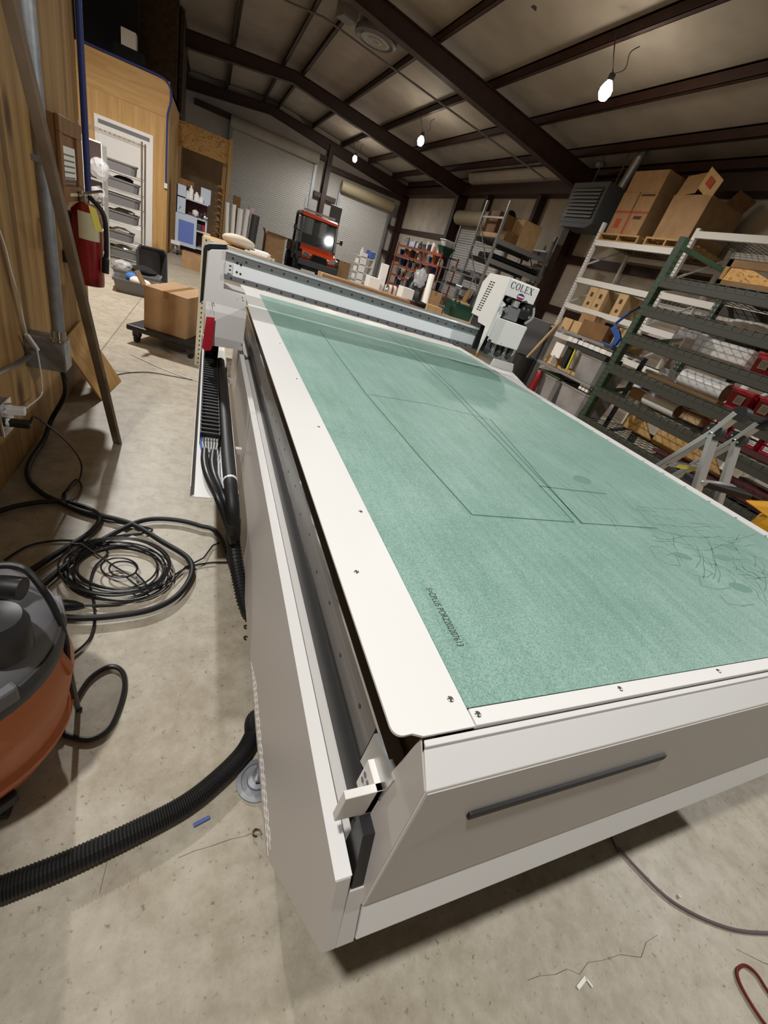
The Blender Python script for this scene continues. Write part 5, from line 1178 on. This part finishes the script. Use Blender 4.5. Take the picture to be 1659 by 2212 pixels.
for k, (y0, y1) in enumerate(((7.62, 7.86), (7.36, 7.61), (6.82, 7.05))):
    carton('pale carton on the third white rack tier, %s from the heater end' % ORD[k], WXF-.02, WXF+.4, y0, y1, 1.801, 2.2, m='cardboard_light', tape=False, pr=[('x', 'print_dark', (.35, .65, .55, .75)), ('x', 'print_dark', (.3, .6, .15, .3))])

# ------------------------------------------------------------------ green pallet rack
GX, GB, GY, GY2 = 4.4, 5.47, 3.83, 1.3
glev = [2.12, 1.83, 1.53, 1.19, .905, .54, .2]
t = thing('pallet_rack', 'dark green pallet rack with wire decks beyond the machine', 'rack', (4.9, 2.6, 0))
for y in (GY, GY2):
    for x in (GX, GB):
        p = MB().box(x-.04, x+.04, y-.04, y+.035, 0, 2.47, .004).build('rack_upright', 'green_steel', t)
        if y == GY:
            b = MB()
            for k in range(44):
                for s in (-.02, .02): b.prism([(y+s-.006, .1+.052*k), (y+s+.006, .1+.052*k), (y+s+.009, .125+.052*k), (y+s-.009, .125+.052*k)], 'x', x-.0408, x-.0395)
                b.box(x-.02, x-.008, y-.0408, y-.0395, .1+.052*k, .125+.052*k).box(x+.008, x+.02, y-.0408, y-.0395, .1+.052*k, .125+.052*k)
            b.build('slot_pattern', 'black_plastic' if x == GX else 'light_grey', p)
    for k in range(4): MB().bar((GX, y, .25+.58*k), (GB, y, .55+.58*k), .035, .035).build('upright_brace', 'green_steel', t)
    MB().box(GX, GB, y-.02, y+.02, 2.37, 2.41).build('upright_brace', 'green_steel', t)
p = MB().box(GB-.035, GB+.035, 3.13, 3.2, 0, 2.1, .004).build('rear_post', 'green_steel', t)
b = MB()
for k in range(36):
    for s in (-.018, .018): b.box(GB-.0362, GB-.0345, 3.165+s-.006, 3.165+s+.006, .1+.055*k, .125+.055*k)
b.build('slot_pattern', 'light_grey', p)
for z in glev:
    for x in (GX-.022, GB+.022): MB().box(x-.022, x+.022, GY2+.03, GY-.04, z-.115, z-.012, .004).build('rack_beam', 'olive_beam', t)
    b = MB()
    for k in range(26): yy = GY2+.08+(GY-GY2-.16)*k/25; b.box(GX-.046, GB, yy-.0025, yy+.0025, z-.01, z-.005); b.box(GX-.048, GX-.043, yy-.0025, yy+.0025, z-.05, z-.006)
    for k in range(9): xx = GX-.046+(GB-GX)*k/8; b.box(xx-.0025, xx+.0025, GY2+.05, GY-.06, z-.005, z)
    b.box(GX-.049, GX-.044, GY2+.05, GY-.06, z-.053, z-.048)
    b.build('wire_deck', 'wire', t)
# a brown sheet leaning behind and the crate on top
t = thing('wooden_crate', 'shallow wooden crate lying on the top green rack level', 'crate', (5.0, 2.7, 2.12))
x0, x1, y0, y1, z = 4.48, 5.3, 1.5, 3.3, 2.121
MB().box(x0, x0+.03, y0, y1, z, z+.06).box(x0, x0+.03, y0, y1, z+.17, z+.23).build('crate_rail', 'cardboard', t)
MB().box(x1-.03, x1, y0, y1, z, z+.23).build('crate_back', 'osb', t)
for y in (y0, (y0+y1)/2, y1-.04): MB().box(x0, x1, y, y+.04, z, z+.23).build('crate_divider', 'osb', t)
MB().box(x0, x1, y0, y1, z, z+.015).build('crate_floor', 'cardboard_dark', t)
tag(MB().box(5.34, 5.40, 1.4, 3.35, 2.121, 2.62, .003).build('brown_board', 'osb_dark'), 'dark brown board standing behind the wooden crate on the green rack', 'board')
ZQ = lambda x, y: (1400 + x/6.405, 640 + y/6.405)
def lay(tl, br, zl, x0, x1, h, name, m, label, cat, grp=None, bev=.01):
    a, c = U(*ZQ(*tl), x=x0), U(*ZQ(*br), x=x0)
    y0, y1 = sorted((a.y, c.y)); y0 = max(y0, GY2+.1); y1 = min(y1, GY-.06)
    return tag(MB().box(x0, x1, y0, y1, zl, zl+h, bev).build(name, m), label, cat, grp)
def roll(tl, br, zl, x, r, m, label, name='vinyl_roll', core=True):
    a, c = U(*ZQ(*tl), x=x-r), U(*ZQ(*br), x=x-r); y0, y1 = sorted((a.y, c.y)); y0 = max(y0, GY2+.1); y1 = min(y1, GY-.06)
    t = thing(name, label, 'roll', (x, (y0+y1)/2, zl))
    MB().lathe([(r, y0), (r, y1)], (x, 0, zl+r), 22, 'y').build('roll_body', m, t)
    MB().lathe([(r*.96, y0-.002), (r*.55, y0-.003)], (x, 0, zl+r), 22, 'y').build('roll_core', 'cardboard_dark', t)
# level two
lay((820, 250), (1659, 560), 1.83, 5.0, 5.06, .03, 'white_strip', 'white_rack', 'long white strip lying along the second green rack level', 'strip')
lay((960, 320), (1600, 440), 1.83, 5.25, 5.33, .06, 'white_strip', 'white_rack', 'white strip lying behind the long one on the second green rack level', 'strip')
tag(MB().ball((4.95, 2.3, 1.94), .16, 1.1, 2.2, .65, 3, .12).build('wire_bundle', 'foil'), 'shiny crumpled bundle on the second green rack level under the crate', 'bundle')
tag(MB().ball((4.95, 3.0, 1.90), .1, 1.1, 2.6, .6, 3, .12).build('wire_bundle', 'paper'), 'white bundle of strips near the upright on the second green rack level', 'bundle')
# level three
lay((380, 480), (560, 740), 1.53, 4.75, 5.1, .2, 'clear_case', 'clear_plastic', 'clear plastic sheeting stack on the third green rack level', 'stack')
lay((560, 480), (690, 760), 1.53, 4.95, 5.2, .22, 'ribbed_sheet', 'white_paint', 'narrow white ribbed sheet standing by the post on the third green rack level', 'sheet')
lay((680, 660), (1330, 970), 1.53, 4.95, 5.2, .2, 'ribbed_sheet', 'white_paint', 'broad white ribbed panel roll on the third green rack level', 'sheet', bev=.04)
# level four
lay((0, 950), (330, 1100), 1.19, 4.85, 4.95, .05, 'white_strip', 'white_rack', 'white strip near the upright on the fourth green rack level', 'strip')
roll((480, 1000), (1000, 1340), 1.19, 5.05, .1, 'white_plastic', 'white plastic roll lying on the fourth green rack level')
lay((200, 900), (400, 1030), 1.19, 5.1, 5.35, .12, 'clear_case', 'clear_plastic', 'small clear case on the fourth green rack level', 'case')
lay((0, 1060), (1000, 1400), 1.19, 4.5, 4.62, .025, 'wood_lath', 'cardboard_dark', 'thin brown lath along the front of the fourth green rack level', 'lath', bev=.002)
# red totes
def rtote(y0, y1, z, k, x=4.75):
    lv = {1.53: 'third', 1.19: 'fourth', .905: 'fifth', .54: 'sixth'}[z]
    o = tub('red_tote', 'red plastic tote, %s along the %s green rack level' % (k, lv), 'tote', (x+.2, (y0+y1)/2, z), .42, y1-y0, .19, 'tote_red', group='red totes on the green rack', tap=.9)
    l_ = MB().box(x-.012, x-.008, (y0+y1)/2-.05, (y0+y1)/2+.03, z+.05, z+.13).build('paper_label', 'paper', o)
    tt = MB()
    for j in range(4): tt.box(x-.0125, x-.0119, (y0+y1)/2-.04, (y0+y1)/2+.02, z+.065+.014*j, z+.07+.014*j)
    tt.build('label_print', 'mid_grey', l_)
def ty(u, v, x=4.75): return U(*ZQ(u, v), x=x).y
rtote(ty(1760, 1000), ty(1400, 950), 1.53, 'first')
rtote(ty(1450, 1480), ty(1110, 1330), 1.19, 'first'); rtote(ty(1800, 1560), ty(1475, 1480), 1.19, 'second')
for k, (u0, u1) in enumerate(((800, 1010), (1030, 1270), (1290, 1500), (1520, 1800))): rtote(ty(u1, 1700+.3*(u1-800)), ty(u0, 1700+.3*(u0-800)), .905, ORD[k], 4.9)
# level five
roll((-70, 1380), (330, 1620), .905, 4.62, .075, 'white_plastic', 'fat white vinyl roll with open core on the fifth green rack level')
lay((210, 1400), (560, 1560), .905, 4.9, 5.2, .14, 'cardboard_carton', 'cardboard', 'flat brown carton behind the vinyl roll on the fifth green rack level', 'box')
lay((560, 1560), (760, 1680), .905, 4.9, 5.1, .12, 'white_carton', 'cardboard_light', 'small pale carton beyond the vinyl roll on the fifth green rack level', 'box')
c = U(1378, 838, x=4.7); tag(MB().ball((4.85, c.y, .905+.09), .075, 1, 1.2, .9, 2).build('blue_spool', 'blue_tool'), 'bright blue spool behind the vinyl roll', 'spool')
tag(MB().cyl((4.85, c.y+.1, .93), (4.85, c.y+.13, 1.08), .06, 16).build('white_spool', 'white_plastic'), 'white spool flange beside the bright blue spool', 'spool')
tag(MB().cbox((4.8, 3.55, .965), .3, .2, .12, .2, .01).build('cardboard_tray', 'cardboard'), 'small cardboard tray by the green upright on the fifth level', 'tray')
tag(MB().bar((4.6, 1.7, 1.03), (4.62, 3.0, 1.03), .06, .01) .bar((4.58, 1.6, .93), (4.6, 2.5, .93), .05, .05).build('dark_lath', 'maroon'), 'dark maroon lath along the fifth green rack level', 'lath')
# level six: sheets and maroon rolls
b = MB(); b.bar((4.55, 3.7, .56), (4.6, 2.35, .57), .01, .02)
for k, (y0, y1, x) in enumerate(((3.25, 3.7, 4.95), (2.3, 3.2, 4.9))):
    tag(MB().prism([(y1, .541), (y1, .80-.02*k), (y0+.25, .76), (y0, .56), (y0, .541)], 'x', x, x+.02).build('plywood_sheet', 'plywood_pale'), ('short pale plywood sheet by the green upright', 'long pale plywood sheet with a cut-off corner')[k] + ' on the sixth green rack level', 'plywood sheet')
for k in range(4):
    tag(MB().box(4.55+.2*k, 4.7+.2*k, 1.45, 2.9-.2*k, .541, .57+.02*k, .004).build('lumber_board', 'brown_steel' if k % 2 else 'maroon'), 'dark board, %s from the front on the sixth green rack level' % ORD[k], 'board', 'dark boards on the sixth green level')
for k in range(3):
    tag(MB().cyl((4.6+.28*k, 1.4, .2+.12), (4.6+.28*k, 3.2, .2+.12), .12, 18).build('fabric_roll', 'maroon'), 'dark maroon roll, %s from the front on the lowest green rack level' % ORD[k], 'roll', 'maroon rolls on the lowest level')
for k in range(2): tag(MB().box(4.5+.02*k, 4.53+.02*k, 3.3-.02, 3.75, .201, .5-.03*k).build('pale_sheet', 'cardboard_light'), ('taller', 'shorter')[k] + ' pale sheet standing on the lowest green rack level by the upright', 'sheet')
# pale timber on the floor edge before the rack
tag(MB().box(4.05, 4.2, 1.3, 3.9, 0, .12, .005).build('timber_beam', 'lumber'), 'long pale timber on the floor along the foot of the green rack', 'timber')
# ------------------------------------------------------------------ utility rack at the end of the green rack
KX, KB, KY0, KY1 = 4.4, 5.0, 3.95, 5.12
t = thing('utility_rack', 'grey workshop rack with tubs beside the green rack', 'rack', (4.7, 4.5, 0))
for x in (KX, KB):
    for y in (KY0, KY1): MB().box(x-.022+(.08 if x == KX and y == KY0 else 0), x+.022+(.08 if x == KX and y == KY0 else 0), y-.022, y+.022, 0, 1.34).build('rack_post', 'dark_grey', t)
for z in (1.33, .86, .42):
    MB().box(KX-.02, KB, KY0, KY1, z-.03, z, .003).build('rack_shelf', 'grey_rack', t)
b = MB()
for k in range(7): b.box(KX-.024, KX-.02, 4.0+.1*k, 4.08+.1*k, 1.23, 1.28)
b.build('label_strip', 'white_paint', t)
MB().box(KX, KX+.3, 3.97, 4.7, 1.165, 1.22).build('drawer_block', 'stuff_dark', t)
ZR = lambda x, y: (1140 + x/5.925, 640 + y/5.925)
carton('brown carton with an open flap on top of the grey workshop rack', 4.42, 4.8, 4.18, 4.62, 1.331, 1.52, m='cardboard_dark')
carton('small square carton on the workshop rack beside the wood pole', 4.45, 4.6, 4.83, 5.0, 1.331, 1.47, m='cardboard_light')
carton('small square carton on the workshop rack against the brown carton', 4.45, 4.6, 4.64, 4.8, 1.331, 1.47, m='cardboard_light')
carton('small carton stacked behind on the workshop rack top', 4.65, 4.85, 4.68, 4.95, 1.331, 1.6, m='cardboard')
carton('tan carton at the green upright end of the workshop rack top', 4.5, 4.9, 3.97, 4.12, 1.331, 1.55, m='cardboard_light')
tag(MB().box(4.5, 4.75, 4.3, 5.08, .861, .9, .003).build('drawer_tray', 'cardboard_light'), 'shallow pale wooden tray on the middle workshop rack shelf', 'tray')
tag(MB().box(4.5, 4.7, 4.78, 5.02, .901, 1.0, .003).build('osb_block', 'osb'), 'square chipboard block in the pale wooden tray', 'block')
tag(MB().box(4.42, 4.44, 4.72, 4.9, .98, 1.16, .002).bar((4.43, 4.8, .89), (4.43, 4.8, 1.0), .1, .01).build('clipboard', 'paper'), 'white clipboard sheet standing on the middle workshop rack shelf', 'clipboard')
tag(MB().box(4.46, 4.52, 4.6, 4.7, .901, 1.2, .004).build('black_bar', 'black_plastic'), 'black upright bar in the middle of the workshop rack', 'bar')
tag(MB().bar((4.44, 4.5, .9), (4.44, 4.52, 1.15), .03, .02).ball((4.44, 4.53, 1.17), .025).build('yellow_tool', 'tag_yellow'), 'yellow handled tool on the middle workshop rack shelf', 'tool')
tb = tub('clear_tub', 'large hazy clear tub on the middle workshop rack shelf', 'tub', (4.68, 4.2, .861), .5, .46, .3, 'tote_clear')
tag(MB().ball((4.68, 4.2, .97), .17, 1, 1, .6, 2, .06).build('dark_cloth', 'black_cloth'), 'dark cloth heap inside the hazy clear tub', 'cloth')
tub('clear_tub', 'clear tub with a dark lid on the lowest workshop rack shelf by the red tube', 'tub', (4.68, 4.76, .421), .5, .46, .32, 'tote_clear')
tag(MB().box(4.42, 4.94, 4.52, 5.0, .742, .77, .01).build('tub_cover', 'green_steel'), 'dark green cover lying on the lowest clear tub', 'cover')
tub('clear_tub', 'clear empty tub on the lowest workshop rack shelf at the green upright', 'tub', (4.66, 4.2, .421), .5, .56, .33, 'tote_clear')
for k in range(6): tag(MB().cbox((4.45, 4.02+.06*(k % 3), .78+.045*(k//3)), .04, .045, .035, 0, .004).build('parts_box', 'paper'), 'tiny white parts box, %s of six above the empty clear tub' % ORD[k], 'box', 'tiny parts boxes')
tag(MB().lathe([(.045, 0), (.05, .03), (.05, .33), (.03, .37)], (4.36, 4.86, .39), 16).build('red_tube', 'ext_red'), 'red tube standing against the lowest clear tub', 'tube')
tag(MB().box(4.3, 4.395, 4.8, 4.92, 0, .39, .005).build('tube_stand', 'grey_rack'), 'grey block stand under the red tube', 'stand')
p0, p1 = U(1144, 760, x=4.25), U(1200, 705, x=4.36); d = (p1-p0)
q0 = p0 - d*.12
tag(MB().lathe([(.13, 0), (.15, q0.z-.08), (.155, q0.z-.02), (.14, q0.z-.02), (.12, .02)], (q0.x, q0.y, 0), 20).build('waste_bin', 'black_plastic'), 'tall black waste bin behind the cutting head with a wooden pole in it', 'bin'); q0.z -= .1
tag(MB().cyl(q0, p1 + d*.15, .02, 12).build('broom_pole', 'cardboard_light'), 'pale wooden pole leaning from the black waste bin to the workshop rack', 'pole')
a = U(1178, 680, y=6.6)
tag(MB().box(5.0, 5.75, 6.5, 6.95, 0, 1.33, .01).build('steel_cabinet', 'mid_grey'), 'plain grey steel cabinet on the floor behind the cutting head', 'cabinet')
# blue press tool on the workshop rack
t = thing('blue_press', 'blue lever press with black handle on the workshop rack by the green upright', 'press', (4.36, 4.02, 1.331))
P = lambda x, y: (lambda p: (p.y, p.z))(U(*ZR(x, y), x=4.34))
body = [P(1020, 640), P(1120, 630), P(1190, 540), P(1170, 440), P(1120, 360), P(1060, 420), P(1100, 470), P(1120, 530), P(1090, 600)]
MB().prism(body, 'x', 4.33, 4.37, .004).build('press_body', 'blue_tool', t)
MB().box(4.31, 4.40, *sorted((P(1110, 640)[0], P(940, 600)[0])), 1.331, 1.35, .004).build('press_base', 'blue_tool', t)
a_, b_2, c_2 = P(1120, 345), P(1300, 200), P(1420, 135)
MB().bar((4.35, *a_), (4.35, *b_2), .03, .02, .004).build('lever_arm', 'blue_tool', t)
MB().cyl((4.35, *b_2), (4.35, *c_2), .014, 10).build('lever_grip', 'black_rubber', t)
MB().cyl((4.32, *P(1150, 395)), (4.38, *P(1150, 395)), .012, 10).build('pivot_bolt', 'chrome', t)
MB().box(4.325, 4.375, *sorted((P(1060, 630)[0], P(1100, 620)[0])), 1.36, 1.38).build('press_die', 'chrome', t)
# ------------------------------------------------------------------ ladder and yellow sack beside the machine
ZL = lambda x, y: (1380 + x/5.946, 820 + y/5.946)
t = thing('folding_ladder', 'aluminium articulated ladder standing between machine and green rack', 'ladder', (2.78, 1.45, 0))
for x, H, L1, L2, T_, nm in ((2.6, ZL(975, 680), ZL(250, 1130), ZL(740, 1410), ZL(1240, 470), 'a'), (2.95, ZL(1270, 770), None, ZL(1010, 1600), ZL(1530, 590), 'b')):
    h = U(*H, x=x); tp = U(*T_, x=x); l2 = U(*L2, x=x)
    l1 = U(*L1, x=x) if L1 else V(x, h.y + .17*1.0, h.z - .36)
    g1 = h + (l1-h) * (h.z/(h.z-l1.z)); g2 = h + (l2-h) * (h.z/(h.z-l2.z))
    for g in (g1, g2): MB().bar(h, g, .028, .07, .004, V(1, 0, 0)).build('ladder_rail', 'alu', t)
    MB().bar(h, tp + (tp-h)*.15, .028, .07, .004, V(1, 0, 0)).build('ladder_rail', 'alu', t)
    hg = MB().cyl((x-.03, h.y, h.z), (x+.03, h.y, h.z), .045, 20).build('ladder_hinge', 'black_plastic', t)
    for k in range(4): MB().cyl((x-.031, h.y+.028*math.cos(k*1.57+.4), h.z+.028*math.sin(k*1.57+.4)), (x-.034, h.y+.028*math.cos(k*1.57+.4), h.z+.028*math.sin(k*1.57+.4)), .006, 8).build('hinge_rivet', 'chrome', hg)
    MB().cyl((x-.03, tp.y-.02, tp.z+.02), (x+.03, tp.y-.02, tp.z+.02), .038, 18).build('ladder_hinge', 'black_plastic', t)
    for g in (g1, g2): MB().cbox((x, g.y, .025), .045, .08, .05, 0, .006).build('rubber_foot', 'black_rubber', t)
h = U(*ZL(975, 680), x=2.6); l1 = U(*ZL(250, 1130), x=2.6); l2 = U(*ZL(740, 1410), x=2.6)
for k in range(1, 4):
    f = .26*k
    for (l, s) in ((l1, 1), (l2, 0)):
        p = h + (l-h) * (f/(h.z-l.z))
        r_ = MB().bar((2.6, p.y, p.z), (2.95, p.y, p.z), .04, .03, .006).build('ladder_rung', 'alu', t)
        if k == 1 and s: MB().box(2.68, 2.88, p.y-.022, p.y-.0205, p.z-.012, p.z+.012).build('yellow_sticker', 'tag_yellow', r_)
tp = U(*ZL(1240, 470), x=2.6); tq = U(*ZL(1530, 590), x=2.95)
MB().bar((2.6, tp.y, tp.z+.03), (2.95, tq.y, tq.z+.03), .06, .03, .006).build('ladder_rung', 'black_plastic', t)
pl_ = U(*ZL(900, 1320), x=2.75)
MB().bar((2.58, pl_.y+.02, pl_.z), (2.97, pl_.y-.1, pl_.z), .09, .035, .006).build('step_tread', 'black_rubber', t)
yc = U(1650, 1090, x=2.85)
t = thing('yellow_sack', 'bright yellow folded tarpaulin sack beside the ladder', 'sack', (2.9, yc.y-.1, .45))
random.seed(21); cxs, cys = 2.97, yc.y-.12; b = MB(); rings = []
for k, (r, z) in enumerate(((.17, .45), (.19, .52), (.185, .62), (.165, .72), (.14, .82), (.10, .90), (.05, .95), (.01, .965))):
    rings.append([V(cxs + r*(1+random.uniform(-.16, .16))*math.cos(2*PI*q/14), cys + r*(1+random.uniform(-.16, .16))*math.sin(2*PI*q/14), z + random.uniform(-.012, .012)*(k > 0)) for q in range(14)])
b.quadstrip(rings, smooth=False).build('sack_body', 'yellow_bag', t)
tp_ = U(1612, 1080, x=2.86)
b = MB(); q = [V(tp_.x, tp_.y, tp_.z), V(2.95, cys+.02, .985), V(3.12, cys-.06, .93), V(3.02, cys-.17, .86), V(2.86, cys-.08, .84)]
b.quadstrip([q, [p - V(0, .004, .006) for p in q]], smooth=False).build('sack_flap', 'yellow_bag', t)
tag(MB().box(2.75, 3.15, yc.y-.32, yc.y+.08, 0, .45, .01).build('black_crate', 'black_plastic'), 'black crate under the yellow tarpaulin sack', 'crate')
